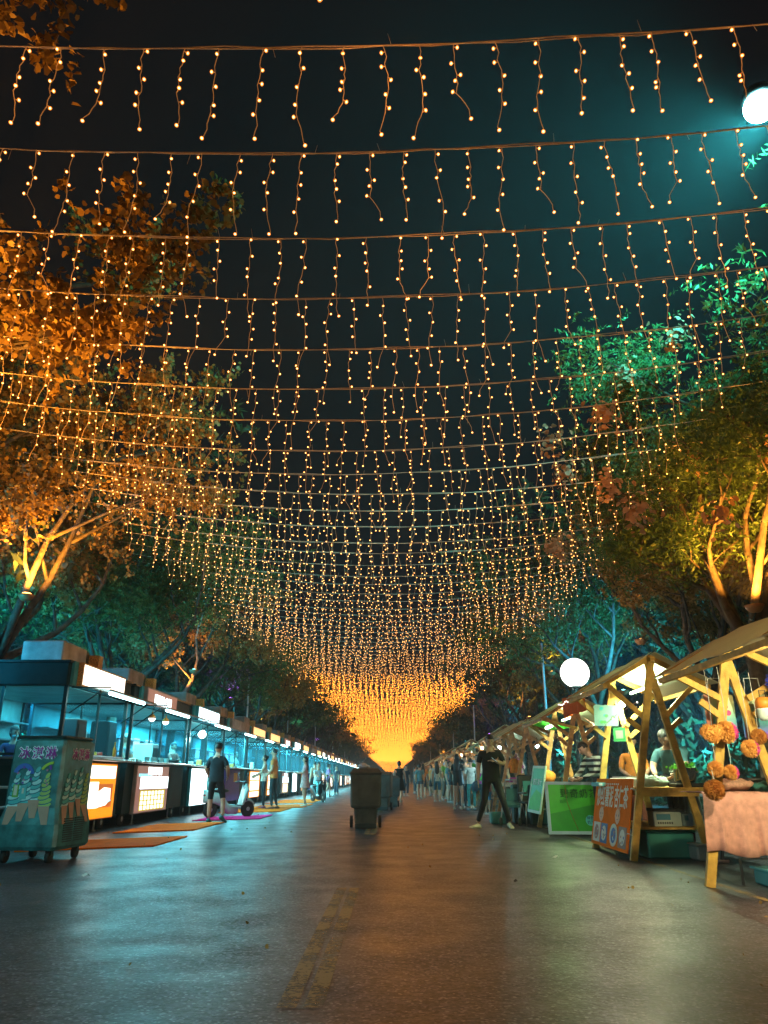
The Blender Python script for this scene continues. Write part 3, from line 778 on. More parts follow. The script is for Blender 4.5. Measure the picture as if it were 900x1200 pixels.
    b = MB(); b.add([(-.95,1.152,zr+.037),(-.22,1.152,zr+.037),(-.22,1.152,zr+.38),(-.95,1.152,zr+.38),(-.85,1.85,zr+.037),(-.32,1.85,zr+.037),(-.32,1.85,zr+.2),(-.85,1.85,zr+.2)],
                    [(0,1,2,3),(7,6,5,4),(1,5,6,2),(3,2,6,7),(0,3,7,4),(0,4,5,1)]); b.build('duct', MDARK, t)
    b = MB(); b.box((-.25, 1.32, zr+.036), (-.05, 1.52, zr+.32)); b.build('flue', MORPERF, t)
    return t
def goods(t, cat, label, group, parts, name):
    pass
K = []
K.append(kiosk(12.75, 3.05, 'nearest food kiosk on the left, with orange poster box and plain glowing sign', 'lit', 'orange', (.25, 2.35), (1.0, 2.65)))
K.append(kiosk(16.15, 4.45, 'second food kiosk from the left edge, with brown lettered sign and menu grid poster', 'text', 'pink', (.45, 2.75), (.45, 2.85), brownduct=True))
K.append(kiosk(20.9, 4.1, 'third food kiosk, white poster box behind the person in black shorts', 'cyan', 'white', (.25, 2.8), (.2, 2.1), brownduct=True))
K.append(kiosk(25.3, 3.9, 'fourth food kiosk, with unlit brown sign and violet front panel', 'off', 'violet', (.4, 3.6), (.2, 2.6), brownduct=True))
K.append(kiosk(29.5, 4.0, 'fifth food kiosk, warm striped poster box left of the man in the orange top', 'warm', 'warm', (.25, 3.0), (.2, 2.6), brownduct=True))
def addglow(y, L, p, c=(.16, .90, 1.0)):
    lamp('kiosk_ceiling_light', 'AREA', (XL-1.0, y+L/2, 2.40), c, p, sx=1.4, sy=L*.7, rot=(0, 0, 0))
    lamp('awning_and_fill_glow', 'AREA', (XL+.58, y+L*.45, 2.27), (.22, .9, 1.0), p*.24, sx=.08, sy=L*.55, rot=(0, R(-28), 0))
for (y, L, p) in ((12.75, 3.05, 85), (16.15, 4.45, 200), (20.9, 4.1, 420), (25.3, 3.9, 260), (29.5, 4.0, 560)): addglow(y, L, p)
for i in range(20):
    y = 33.8+4.3*i
    k = dup(K[(4, 1, 2, 4, 3, 4, 0, 1)[i % 8]], (XL, y, 0), 0, 'bright distant food kiosk in the long lit row on the left', 'kiosks on the left')
    if i < 9: addglow(y, 4.0, 560)
    elif i % 3 == 0: addglow(y+4, 9, 400)
kz = dup(K[2], (XL-.1, 3.2, 0), 0, 'unseen food kiosk added outside the left edge for its teal light', 'kiosks on the left')  # unseen kiosk, added so its lamps tint the left foreground teal
addglow(3.2, 4.1, 110)  # lamps of the added kiosk
lamp('awning_and_fill_glow', 'AREA', (XL+.7, 6.9, 2.3), (.22, .95, 1.0), 15, sx=.5, sy=.5, target=(-4.0, 10.5, .6))  # extra unseen lamp aimed at the ice cream cart to brighten it
# ------------------------------------------------------------ things inside the kiosks
def thing1(name, mb, mats, loc, label, cat, rz=0, group=None):
    o = mb.build(name, mats, None, loc, (0, 0, rz)); tag(o, label, cat, group); return o
CZ = 1.27
def appliance(x, y, w, d, h, label, name='tall_appliance', m=None):
    t = empty(name, (x, y, CZ), 0, label, 'appliance')
    b = MB(); b.box((-w/2, -d/2, .001), (w/2, d/2, h), bev=.02); b.build('housing', m or MBLACK, t)
    b = MB(); b.box((w/2, -d/2+.04, .08), (w/2+.012, d/2-.04, h-.1)); b.build('door', MDARK, t)
    b = MB(); b.tube([(w/2+.04, d/2-.07, .12), (w/2+.04, d/2-.07, h*.7)], .01, 6); b.build('handle', MSTEEL, t)
appliance(XL-.55, 14.5, .35, .45, .72, 'tall black appliance inside the nearest kiosk')
appliance(XL-.9, 17.0, .4, .5, .85, 'tall black appliance near the post of the second kiosk')
appliance(XL-.9, 20.1, .5, .5, .5, 'pale boxy appliance at the far end of the second kiosk', m=MWHITE)
def bottle(x, y, z, m, label, h=.22, group=None):
    b = MB(); b.lathe([(.032, 0), (.034, .01), (.034, h*.6), (.014, h*.78), (.013, h*.95), (.016, h*.96), (.016, h)], n=10); return thing1('bottle', b, m, (x, y, z), label, 'bottle', group=group)
mgr = flat('green_bottle', (.1, .5, .3), .2); mrd = flat('orange_bottle', (.8, .25, .03), .3); mcl = flat('clear_tub', (.5, .75, .75), .2)
bottle(XL+.08, 13.4, CZ, mgr, 'small green bottle on the counter of the nearest kiosk')
bottle(XL-.05, 15.45, CZ, mrd, 'tall orange squeeze bottle at the far end of the nearest kiosk counter', .34)
b = MB(); b.box((0, 0, 0), (.28, 1.7, .035), bev=.008); b.box((.02, .02, .036), (.26, 1.68, .045)); thing1('serving_tray', b, flat('pink_tray', (.62, .5, .52)), (XL-.03, 13.5, CZ+.001), 'long pale pink serving tray on the counter of the nearest kiosk', 'tray')
for i in range(7):
    b = MB(); b.lathe([(.04, 0), (.055, .02), (.06, .11), (.064, .115)], n=10)
    thing1('plastic_tub', b, mcl, (XL-.06+.05*(i % 2), 17.6+i*.27, CZ), 'clear plastic tub among those lined up on the second kiosk counter', 'tub', group='tubs on the second kiosk counter')
for j, (yy, lab) in enumerate(((16.9, 'round hanging lamp with orange cap nearest the post of the second kiosk'), (17.95, 'round hanging lamp with orange cap, farther one under the second kiosk awning'))):
    t = empty('hanging_bulb', (XL+.18, yy, 2.18), 0, lab, 'lamp')
    b = MB(); b.ball((0, 0, 0), .075, 14, 10); b.build('globe', emis('bulb_white', (.9, 1, .95), 3), t)
    b = MB(); b.lathe([(.079, .0), (.07, .045), (.04, .075), (.015, .09), (.015, .14)], n=14); b.build('cap', flat('orange_cap', (.8, .25, .03)), t)
    b = MB(); b.tube([(0, 0, .13), (0, 0, .22)], .005, 4); b.build('cord', MBLACK, t)
t = empty('hanging_bulb', (XL+.12, 21.75, 2.1), 0, 'bright bare bulb beside the white poster kiosk', 'lamp')
b = MB(); b.ball((0, 0, 0), .11, 14, 10); b.build('globe', emis('bulb_bright', (.8, 1, 1), 14), t)
b = MB(); b.tube([(0, 0, .1), (0, 0, .3)], .008, 4); b.build('cord', MBLACK, t)
lamp('bulb_glow', 'POINT', (XL+.25, 21.75, 1.95), (.5, 1, 1), 25, .05)
for i in range(2):
    b = MB(); b.box((0, 0, 0), (.01, .22, .3)); thing1('paper_notice', b, flat('notice_paper', (.8, .9, .9)), (XL-1.4, 24.0+i*.35, 1.6), ('left', 'right')[i]+' one of two white notices taped inside the white poster kiosk', 'notice')
for i in range(9):
    b = MB(); r_ = rng.uniform(.05, .11); b.box((-r_, -r_, 0), (r_, r_, rng.uniform(.1, .3)), bev=.01)
    thing1('food_container', b, [MWHITE, MORPERF, MSTEEL, MBLACK][i % 4], (XL-.25-.1*(i % 3), 22.2+i*1.35, CZ), 'small food container standing on a lit kiosk counter down the row', 'container', group='containers on the kiosk counters')
# ------------------------------------------------------------ ice cream cart
def cart():
    t = empty('ice_cream_cart', (-4.25, 9.75, 0), R(-4), 'dark teal ice cream freezer cart printed with cones at the left edge', 'ice cream cart')
    W, D, H = .34, .40, 1.40
    mb = mat('cart_wrap', (.03, .17, .18), .35, var=.4, scale=7, coat=.3)
    b = MB()
    secs = [(.14, .36, .42), (.18, .385, .44), (.42, .375, .43), (.60, .335, .40), (1.30, .33, .40), (1.36, .325, .39), (1.385, .29, .36)]
    vs = []; fs = []
    for z, wx, wy in secs:
        e = .035
        vs += [(-wx+e,-wy,z),(wx-e,-wy,z),(wx,-wy+e,z),(wx,wy-e,z),(wx-e,wy,z),(-wx+e,wy,z),(-wx,wy-e,z),(-wx,-wy+e,z)]
    for k in range(len(secs)-1):
        for i in range(8): j = (i+1) % 8; fs.append((k*8+i, k*8+j, k*8+8+j, k*8+8+i))
    fs.append(tuple(range(7, -1, -1))); fs.append(tuple(range((len(secs)-1)*8, len(secs)*8)))
    b.add(vs, fs); b.build('body', mb, t)
    b = MB(); b.box((-.31, -.38, 1.386), (.31, .38, 1.42), bev=.015); b.build('lid', MDARK, t)
    m_out = flat('pale_outline', (.75, .88, .95)); m_mag = flat('magenta_ink', (.35, .01, .30))
    yf = -.4025
    for (loc, rot, s) in (((0, -.405, 1.21), FACE_CAM, 1.0), ((.335, .02, 1.20), FACE_ROAD_L, .95)):
        d = Vector((0, -.003, 0)) if rot is FACE_CAM else Vector((.003, 0, 0))
        add_text(t, '冰淇淋', .145*s, loc, rot, m_out, .010, .0015, 1.28)
        add_text(t, '冰淇淋', .145*s, Vector(loc)+d, rot, m_mag, .002, .0015, 1.28)
    # printed swirls and cones, front and side
    cone = flat('cone_print', (.42, .24, .17)); sw = [flat('swirl_white', (.45, .68, .68)), flat('swirl_teal', (.08, .42, .45)), flat('swirl_green', (.35, .5, .12)), flat('swirl_shade', (.02, .14, .2))]
    def fr(u, v): # front surface point
        k = 0 if v > .6 else (.6-v)/.18; k = min(k, 1)
        return Vector((u, -(.404+.03*k), v))
    def sd(u, v):
        k = min(0 if v > .6 else (.6-v)/.18, 1); return Vector((.334+.045*k, u, v))
    for F, us, nm, nv in ((fr, (-.21, -.09, .03, .16), 'cone_picture', Vector((0, -1, 0))), (sd, (-.24, -.08, .08, .24), 'cone_picture', Vector((1, 0, 0)))):
        for i, u in enumerate(us):
            top = .62+.035*(i % 3); b = MB()
            tilt = .035*(1.5-i)
            b.slab([F(u-.035-tilt, top-.20), F(u+.035-tilt, top-.20), F(u+.072, top), F(u-.072, top)], nv*.002, 0)
            for j in range(8):
                w_ = .092-.009*j; z = top+.01+j*.047; c = 1+(j+i) % 2 if i < 3 else 3
                pts = []
                for a in range(12):
                    th = 2*PI*a/12; pts.append(F(u+w_*math.cos(th)+.012*math.sin(j*2.1), z+.03*math.sin(th)+.014*math.cos(th)))
                b.slab(pts, nv*(.0022+.0012*j), c)
                pts = [p-Vector((0, 0, .012)) for p in pts]
                b.slab(pts, nv*(.0016+.0012*j), 4)
            b.build(nm, [cone]+sw, t)
    b = MB(); cols = [flat('print_purple', (.16, .05, .4)), flat('print_blue', (.03, .12, .5)), flat('print_lime', (.35, .5, .03)), flat('print_pink', (.5, .15, .3))]
    rr = random.Random(4)
    for i in range(12):
        u, v = rr.uniform(-.25, .25), rr.uniform(.86, 1.07); r_ = rr.uniform(.012, .024)
        b.slab([fr(u+r_*math.cos(a*PI/5)*(1 if a % 2 else .5), v+r_*math.sin(a*PI/5)*(1 if a % 2 else .5)) for a in range(10)], (0, -.012, 0), rr.choice((0, 0, 3)))
    arc = lambda c, r0, r1, a0, a1: [fr(c[0]+r0*math.cos(a0+(a1-a0)*i/8), c[1]+r0*math.sin(a0+(a1-a0)*i/8)) for i in range(9)]+[fr(c[0]+r1*math.cos(a1-(a1-a0)*i/8), c[1]+r1*math.sin(a1-(a1-a0)*i/8)) for i in range(9)]
    b.slab(arc((-.14, .97), .13, .08, .1, 2.9), (0, -.010, 0), 1); b.slab(arc((.22, .95), .17, .14, 1.6, 2.6), (0, -.011, 0), 2)
    b.build('printed_shapes', cols, t)
    b = MB(); b.box((-.24, -.418, .72), (-.17, -.406, .86), 0); b.box((-.225, -.4205, .74), (-.185, -.419, .85), 1); b.box((-.15, -.418, .70), (-.07, -.406, .85), 2); b.box((-.125, -.4205, .76), (-.10, -.419, .82), 1)
    b.build('sticker', [flat('sticker_green', (.15, .4, .05)), flat('sticker_pale', (.6, .55, .45)), sw[1]], t)
    b = MB()
    for j in range(11):
        for c in (0, 1): b.box((.3755, -.28+c*.27, .22+j*.025), (.384, -.05+c*.27, .232+j*.025))
    b.build('vent_slats', MBLACK, t)
    for xx in (-.27, .27):
        for yy in (-.32, .32):
            b = MB(); b.lathe([(.03, -.022), (.068, -.022), (.07, 0), (.068, .022), (.03, .022)], c=(xx, yy, .07), n=12, axis='x'); w_ = b.build('wheel', MRUB, t)
            b = MB(); b.box((xx-.035, yy-.03, .08), (xx+.035, yy+.03, .14)); b.build('fork', MDARK, w_)
    b = MB(); b.tube([(-.37, -.35, .60), (-.75, -.4, .585), (-1.2, -.45, .57)], .018, 8); b.tube([(-.35, -.3, .6), (-.38, -.38, .6)], .018, 6); b.build('push_handle', MSTEEL, t)
cart()
# low table at the left edge
t = empty('low_table', (-5.1, 10.6, 0), 0, 'low dark folding table behind the ice cream cart at the left edge', 'table')
b = MB(); b.box((-.9, -.3, .80), (.25, .3, .83), bev=.006); b.build('tabletop', MBROWN, t)
for xx in (-.8, .18):
    for yy in (-.25, .25): b = MB(); b.tube([(xx, yy, 0), (xx, yy, .80)], .016, 6); b.build('leg', MSTEEL, t)
# mats in front of the kiosks
def mat_(x0, x1, y0, y1, m, label, sk=0.0):
    b = MB(); n = 10; v = []
    for i in range(n+1):
        for (x, dy) in ((x0, 0), (x1, sk)): v.append((x, y0+(y1-y0)*i/n+dy, .018+.006*math.sin(i*1.7+x)))
    v += [(p[0], p[1], .003) for p in v]; N = 2*(n+1)
    f = [(2*i, 2*i+1, 2*i+3, 2*i+2) for i in range(n)]+[(2*i, 2*i+2, N+2*i+2, N+2*i) for i in range(n)]+[(2*i+1, N+2*i+1, N+2*i+3, 2*i+3) for i in range(n)]+[(0, N, N+1, 1), (2*n, 2*n+1, N+2*n+1, N+2*n)]
    b.add(v, f, 0); o = b.build('floor_mat', m); tag(o, label, 'mat', 'mats laid before the kiosks')
mat_(-5.05, -3.45, 10.75, 12.6, MMAT, 'bright orange mat nearest the camera, by the ice cream cart', .9)
mat_(-5.0, -3.75, 14.3, 17.0, MMAT, 'bright orange mat before the kiosk with the menu grid poster', .8)
mat_(-4.6, -3.2, 18.3, 20.2, MPMAT, 'vivid pink mat under the person in black shorts', 1.0)
mat_(-4.9, -3.3, 22.4, 25.0, MMAT, 'orange mat under the person in the orange vest', 1.0)
mat_(-4.7, -3.0, 25.6, 29.0, MMAT, 'orange mat under the woman in the pink dress', 1.0)
mat_(-4.9, -3.2, 30.5, 36, MMAT, 'orange mat farthest down the kiosk row', 1.0)
# wheelie bins
def bin_(x, y, rz, label, s=1.0):
    t = empty('wheelie_bin', (x, y, 0), rz, label, 'bin', 'wheelie bins in the middle of the road'); t.scale = (s*.95, s*.95, s)
    b = MB()
    def ring(z, wx, y0, y1, e=.03): return [(-wx+e,y0,z),(wx-e,y0,z),(wx,y0+e,z),(wx,y1-e,z),(wx-e,y1,z),(-wx+e,y1,z),(-wx,y1-e,z),(-wx,y0+e,z)]
    secs = [(.10,.225,-.20,.26),(.37,.245,-.25,.28),(.385,.30,-.31,.31),(.43,.315,-.325,.32),(.98,.325,-.345,.33),(1.0,.325,-.345,.33)]
    vs = []; fs = []
    for z, w_, a, c in secs: vs += ring(z, w_, a, c)
    for k in range(len(secs)-1):
        for i in range(8): j = (i+1) % 8; fs.append((k*8+i, k*8+j, k*8+8+j, k*8+8+i))
    fs.append(tuple(range(7, -1, -1))); b.add(vs, fs); b.build('body', MBIN, t)
    b = MB()  # raised frame round a recessed panel
    for (x0, x1, z0, z1) in ((-.19,.19,.86,.885),(-.19,.19,.48,.505),(-.19,-.165,.505,.86),(.165,.19,.505,.86)): b.box((x0,-.352,z0),(x1,-.325,z1))
    b.build('front_panel_frame', MBIN, t)
    b = MB(); b.box((-.345,-.37,1.0),(.345,.35,1.05),bev=.02)
    b.add([(-.32,-.33,1.05),(.32,-.33,1.05),(.32,.33,1.05),(-.32,.33,1.05),(-.27,-.2,1.115),(.27,-.2,1.115),(.27,.3,1.13),(-.27,.3,1.13)],[(0,1,5,4),(1,2,6,5),(2,3,7,6),(3,0,4,7),(4,5,6,7)]); ld = b.build('lid', MBIN, t)
    b = MB(); b.tube([(-.22,.36,1.08),(-.22,.42,1.1),(.22,.42,1.1),(.22,.36,1.08)], .016, 6); b.build('handle', MBIN2, t)
    for s_ in (-1, 1):
        b = MB(); b.lathe([(.04,-.03),(.11,-.03),(.115,0),(.11,.03),(.04,.03)], c=(s_*.30,.12,.115), n=16, axis='x'); w_ = b.build('wheel', MRUB, t)
        b = MB(); b.lathe([(.05,-.034),(.05,.034)], c=(s_*.30,.12,.115), n=10, axis='x'); b.build('hub', MBIN2, w_)
    b = MB(); b.box((-.22,-.24,.0),(.22,-.1,.10),bev=.01); b.box((-.21,-.2,.10),(.21,.24,.12)); b.build('foot', MBIN2, t)
    return t
bin_(-.54, 15.95, R(2), 'grey green wheelie bin standing alone in front on the road')
bin_(-.33, 24.6, R(-6), 'grey green wheelie bin partly hidden behind the front bin', 1.0)
bin_(-.05, 27.4, R(5), 'low wheelie bin farthest back, beside the woman in the black dress', .9)
b = MB(); b.ball((0, 0, .05), (.10, .08, .055), 12, 8); b.ball((.09, .02, .035), (.05, .05, .035), 8, 6); b.tube([(0, 0, .1), (-.02, 0, .13), (.03, 0, .14)], .01, 5)
thing1('plastic_bag', b, flat('bag_white', (.55, .5, .55), .4), (-.60, 15.95, 1.118), 'crumpled white plastic bag on the lid of the front bin', 'bag')
# ------------------------------------------------------------ timber stalls on the right
SX = 3.34
def stall(y0, L, label, wood, canv, left=None, group='timber stalls on the right', apex=2.33, table=True, dx=0, rz=0):
    t = empty('market_stall', (SX+dx, y0, 0), R(rz), label, 'market stall', group)
    A = apex
    for yy, s in ((0, 1), (L, -1)):
        for sx in (-1, 1):
            off_ = .03*sx*s
            b = MB(); b.beam((sx*.47, yy+.02*sx, 0), (-sx*.03, yy+.02*sx, A+.06), .085, .045); b.build('leg', wood, t)
            b = MB(); b.beam((sx*.01, yy, A+.03), (sx*(.64+.05*(sx > 0)), yy, A-.31), .07, .045); b.build('rafter', wood, t)
            b = MB(); b.beam((sx*.13, yy+s*.05, 1.66), (sx*.57, yy+s*.05, A-.29), .06, .04); b.build('strut', wood, t)
            b = MB(); b.beam((sx*.165, yy+s*.05, 1.50), (sx*.34, yy+s*.05, 1.64), .06, .04); b.build('stub', wood, t)
    b = MB(); b.beam((0, -.15, A+.0), (0, L+.15, A+.0), .05, .06); b.build('ridge_beam', wood, t)
    for sx in (-1, 1):
        b = MB(); xe = .63 if sx < 0 else .68; b.beam((sx*xe, -.12, A-.34), (sx*xe, L+.12, A-.34), .05, .05); b.build('eave_beam', wood, t)
        n = 8; v = []
        for i in range(n+1):
            yy = -.2+(L+.4)*i/n
            for k in range(4):
                u = k/3; v.append((sx*(.02+(.65 if sx < 0 else .76)*u), yy, A+.075-.385*u-.012*math.sin(i*1.9+k)-.02*math.sin(PI*u)*abs(math.sin(i*PI/4))))
        N = len(v); v += [(p[0], p[1], p[2]+.012) for p in v]; f = []
        for i in range(n):
            for k in range(3):
                a = i*4+k; f += [(a, a+1, a+5, a+4), (N+a, N+a+4, N+a+5, N+a+1)]
        for i in range(n): a = i*4+3; f.append((a, a+4, N+a+4, N+a)); a = i*4; f.append((a, N+a, N+a+4, a+4))
        for k in range(3): f.append((k, N+k, N+k+1, k+1)); a = n*4+k; f.append((a, a+1, N+a+1, N+a))
        b = MB(); b.add(v, f); b.build('roof_sheet', canv if sx > 0 or left is None else left, t)
    if table:
        b = MB(); b.box((-.36, -.02, .80), (.62, L-.05, .825)); b.build('tabletop', wood, t)
        b = MB(); b.box((-.3, -.045, .72), (.5, -.025, .80)); b.box((-.345, .05, .73), (-.325, L-.1, .80)); b.build('apron', wood, t)
        b = MB(); b.box((-.38, .1, .34), (.5, L-.1, .365)); b.build('shelf', wood, t)
    return t
sA = stall(5.35, 2.15, 'nearest timber stall at the right edge with pale canvas and a pink cloth', MWOOD, MCANVP, table=False, apex=2.19)
sB = stall(9.75, 1.75, 'timber stall with the orange banner and a steel pot on its table', MWOOD, MCANV, apex=2.37)
sC = stall(14.15, 2.0, 'timber stall beneath the globe lamp, with green lit flap', MWOOD2, MCANV, apex=2.29, dx=.04, rz=-1)
sD = stall(18.9, 2.0, 'brown timber stall behind the man in black, dim canvas roof', MWOOD2, MCANVP, apex=2.2, dx=-.06, rz=1.5)
sE = stall(23.2, 2.0, 'stall with draped cloths between the man in black and the long-haired woman', MWOOD2, MCANVP, apex=2.36, dx=.05, rz=-2)
for i in range(17):
    y = 27.6+4.3*i
    d_ = dup((sD, sE)[i % 2], (SX+rng.uniform(-.15, .15), y, 0), R(rng.uniform(-3, 3)), 'distant timber stall in the crowded row on the right', 'timber stalls on the right')
def bulb(x, y, z, c, p, label, es=10, r=.05):
    t = empty('hanging_bulb', (x, y, z), 0, label, 'lamp')
    b = MB(); b.ball((0, 0, 0), r, 12, 8); b.build('globe', emis('stall_bulb', c, es), t)
    b = MB(); b.tube([(0, 0, r*.9), (0, 0, r+.16)], .006, 4); b.build('cord', MBLACK, t)
    lamp('bulb_glow', 'POINT', (x, y, z-r-.03), c, p, .04)
def tubel(x, y0, y1, z, c, p, label, es=8):
    b = MB(); b.tube([(x, y0, z), (x, y1, z)], .022, 8); o = b.build('tube_lamp', emis('stall_tube', c, es)); tag(o, label, 'lamp')
    lamp('tube_glow', 'AREA', (x, (y0+y1)/2, z-.04), c, p, sx=.06, sy=abs(y1-y0), rot=(0, 0, 0))
    lamp('tube_glow', 'AREA', (x, (y0+y1)/2, z+.04), c, p*.9, sx=.06, sy=abs(y1-y0), rot=(PI, 0, 0))
WW = (1, .74, .42)
bulb(3.75, 5.9, 1.95, (.95, .95, .5), 110, 'warm bulb hanging inside the nearest stall at the right edge')
tubel(3.55, 10.0, 11.3, 2.12, (.76, 1, .60), 95, 'bright white tube lamp under the roof of the stall with the pot')
bulb(3.15, 5.5, 1.85, (1, .80, .42), 150, 'warm bulb added out of view past the right edge to light the stall timber')  # off-screen bulb put in to brighten the timber fronts
bulb(3.45, 11.45, 1.98, (1, .85, .5), 30, 'warm bulb beside the orange cloth of the stall with the pot')
tubel(3.5, 14.5, 15.8, 2.05, (.76, 1, .5), 70, 'white tube lamp under the roof of the stall beneath the globe lamp')
bulb(3.65, 19.6, 1.7, (.7, 1, 1), 18, 'small cold bulb in the brown stall behind the man in black', 18, .05)
bulb(3.3, 24.0, 1.8, (.75, 1, 1), 40, 'bright cold bulb beside the head of the man in black', 20, .07)
for i in range(9):
    lamp('stall_glow', 'POINT', (3.35, 28.6+4.3*i, 1.85), ((1, .8, .45), (.8, 1, .6), (1, .6, .35))[i % 3], 45, .06)
    b = MB(); b.ball((0, 0, 0), .06, 10, 8); thing1('hanging_bulb', b, emis('far_bulb', ((1, .85, .5), (.85, 1, .7), (1, .7, .4))[i % 3], 9), (3.3, 28.6+4.3*i, 1.98), 'tiny lit bulb in the distant stalls on the right', 'lamp', group='bulbs of the distant stalls')
# lamps standing on the pavement side that light the timber fronts warm
# green flap of the third stall
t = empty('green_flap', (0, 0, 0), 0, 'bright green cloth flap propped under the eave of the stall below the globe lamp', 'awning')
b = MB(); b.slab([(2.78, 14.3, 1.98), (3.32, 14.0, 1.80), (3.30, 15.9, 1.86), (2.76, 16.3, 2.03)], (0, 0, .012)); b.build('cloth', MGREENC, t)
b = MB(); b.beam((2.77, 14.3, 1.97), (3.34, 13.99, 1.785), .045, .035); b.beam((2.76, 14.3, 1.97), (2.75, 16.3, 2.02), .04, .03); b.build('frame', MWOOD, t)
b = MB(); b.tube([(3.0, 14.5, 1.86), (3.06, 15.3, 1.87)], .03, 8); b.build('strip_light', emis('green_strip', (.75, 1, .65), 9), t)
lamp('flap_glow', 'POINT', (3.02, 14.8, 1.72), (.5, 1, .35), 16, .05)
# orange cloth valance of stall B
b = MB(); n = 16; v = []
for i in range(n+1):
    yy = 11.4+1.55*i/n
    v += [(2.86+.03*math.sin(i*1.3), yy, 2.02), (2.87+.04*math.sin(i*1.3+.5), yy, 1.72+.01*math.sin(i*2))]
b.add(v+[(p[0]+.008, p[1], p[2]) for p in v], [(2*i, 2*i+1, 2*i+3, 2*i+2) for i in range(n)]+[(2*n+2+2*i, 2*n+2+2*i+2, 2*n+2+2*i+3, 2*n+2+2*i+1) for i in range(n)])
thing1('cloth_valance', b, MORANGEC, (0, 0, .16), 'orange cloth strip hanging from the roof edge beside the globe lamp', 'cloth')
b = MB(); rr = random.Random(3)
pts = [(2.84, 11.4+.1*i, 2.13-.04*abs(math.sin(i*.6))) for i in range(17)]+[(3.08, 13.0, 2.0), (3.25, 12.4, 1.75), (3.1, 11.6, 1.6), (3.05, 10.6, 1.72), (3.12, 9.7, 1.85)]
b.tube(pts, .003, 4, 0)
for p in pts: b.ball((p[0]-.01, p[1]-.01, p[2]-.012), .012, 6, 4, 1)
thing1('fairy_light_string', b, [MWIRE, EWW], (0, 0, 0), 'short string of tiny white lights draped over the orange cloth strip', 'string lights')
# --- banner, green sign, small posters
def sign_board(name, origin, ux, uz, W, H, th, m, label, cat, edge=None):
    uz = Vector(uz).normalized(); ux = Vector(ux); ux = (ux-uz*ux.dot(uz)).normalized(); nz = ux.cross(uz)
    M = Matrix.Identity(4)
    for i in range(3): M[i][0] = ux[i]; M[i][1] = uz[i]; M[i][2] = nz[i]
    t = empty(name, (0, 0, 0), 0, label, cat); t.matrix_world = Matrix.Translation(Vector(origin)) @ M
    b = MB(); b.box((0, 0, -th), (W, H, 0)); b.build('board', m, t)
    if edge:
        b = MB()
        for (x0, x1, y0, y1) in ((-.02, W+.02, -.02, .03), (-.02, W+.02, H-.03, H+.02), (-.02, .03, .03, H-.03), (W-.03, W+.02, .03, H-.03)): b.box((x0, y0, -th-.01), (x1, y1, .006))
        b.build('frame', edge, t)
    return t
mor = mat('orange_print', (.95, .19, .0), .85, var=.06, spec=.15); mpt = flat('cream_ink', (.95, .80, .62)); mfc = flat('peach_ink', (.9, .42, .2))
nx = Vector((-.53, 0, -2.33)).normalized()
B = sign_board('orange_banner', (2.83, 11.55, .07), (0, -1, 0), (.45, 0, 2.33), 1.72, .87, .012, mor, 'orange banner lettered in white with food pictures, tied to the stall legs', 'banner')
add_text(B, '炒红薯泥 杏仁茶', .205, (.86, .62, .003), (0, 0, 0), mpt, .003, .001, 1.0, scale=(.98, 1.45, 1))
b = MB()
for i in range(7): b.box((.55+i*.09, .79, .002), (.60+i*.09, .81, .004))
b.build('small_print', mpt, B)
for cx in (.42, 1.2):
    b = MB(); pts = [(cx+.115*math.cos(a*PI/8)*(1-.25*(math.sin(a*PI/8) < 0)*abs(math.sin(a*PI/8))), .40+.095*math.sin(a*PI/8), .002) for a in range(16)]
    b.slab(pts, (0, 0, .002), 0)
    for k in range(5): b.slab([(cx-.04+.03*k, .48, .002), (cx-.02+.03*k, .48, .002), (cx-.06+.05*k, .53, .002)], (0, 0, .002), 0)
    for sx in (-.04, .04): b.box((cx+sx-.01, .40, .004), (cx+sx+.01, .425, .0055), 1)
    b.box((cx-.025, .36, .004), (cx+.025, .367, .0055), 1); b.build('vegetable_drawing', [mfc, flat('brown_ink', (.4, .12, .08))], B)
cols = [flat('photo_cream', (.75, .62, .5)), flat('photo_blue', (.05, .08, .3)), flat('photo_brown', (.3, .12, .06)), flat('photo_red', (.45, .15, .08))]
for i, (x0, x1, bg_, fg) in enumerate(((.08, .42, 0, 3), (.46, .78, 1, 0), (.90, 1.25, 0, 1), (1.30, 1.64, 2, 0))):
    b = MB(); cx = (x0+x1)/2
    if i == 2: b.slab([(cx+.18*math.cos(a*PI/8), .17+.14*math.sin(a*PI/8), .002) for a in range(16)], (0, 0, .002), bg_)
    else: b.box((x0, .04, .002), (x1, .29, .004), bg_)
    b.slab([(cx+.11*math.cos(a*PI/8), .165+.095*math.sin(a*PI/8), .0045) for a in range(16)], (0, 0, .0015), fg)
    rr = random.Random(i)
    for k in range(9): u, v = cx+rr.uniform(-.09, .09), .165+rr.uniform(-.07, .07); b.slab([(u+.02*math.cos(a), v+.016*math.sin(a), .0062) for a in (0, 1.2, 2.4, 3.6, 4.8)], (0, 0, .001), rr.choice((1, 2, 3, 0)))
    b.build('food_picture', cols, B)
b = MB()
for (u, v) in ((1.72, .74), (1.72, .22)): b.tube([(u-.03, v, .01), (u+.05, v+.01, .03), (u+.11, v, -.01), (u+.05, v-.01, -.05), (u-.03, v, -.02)], .005, 4)
b.build('cable_tie', flat('tie', (.8, .8, .8)), B)
G1 = sign_board('green_sign', (2.66, 13.62, .06), (1, .08, 0), (0, .10, 1), .98, .80, .02, flat('green_print', (.05, .48, .02), .45), 'large leaning green sign board with pale blue edge, left of the orange banner', 'sign', flat('pale_blue_edge', (.4, .55, .62)))
add_text(G1, '臻奇奶茶', .155, (.56, .62, .004), (0, 0, 0), flat('dark_green_ink', (.01, .18, .02)), .003, .001, 1.15)
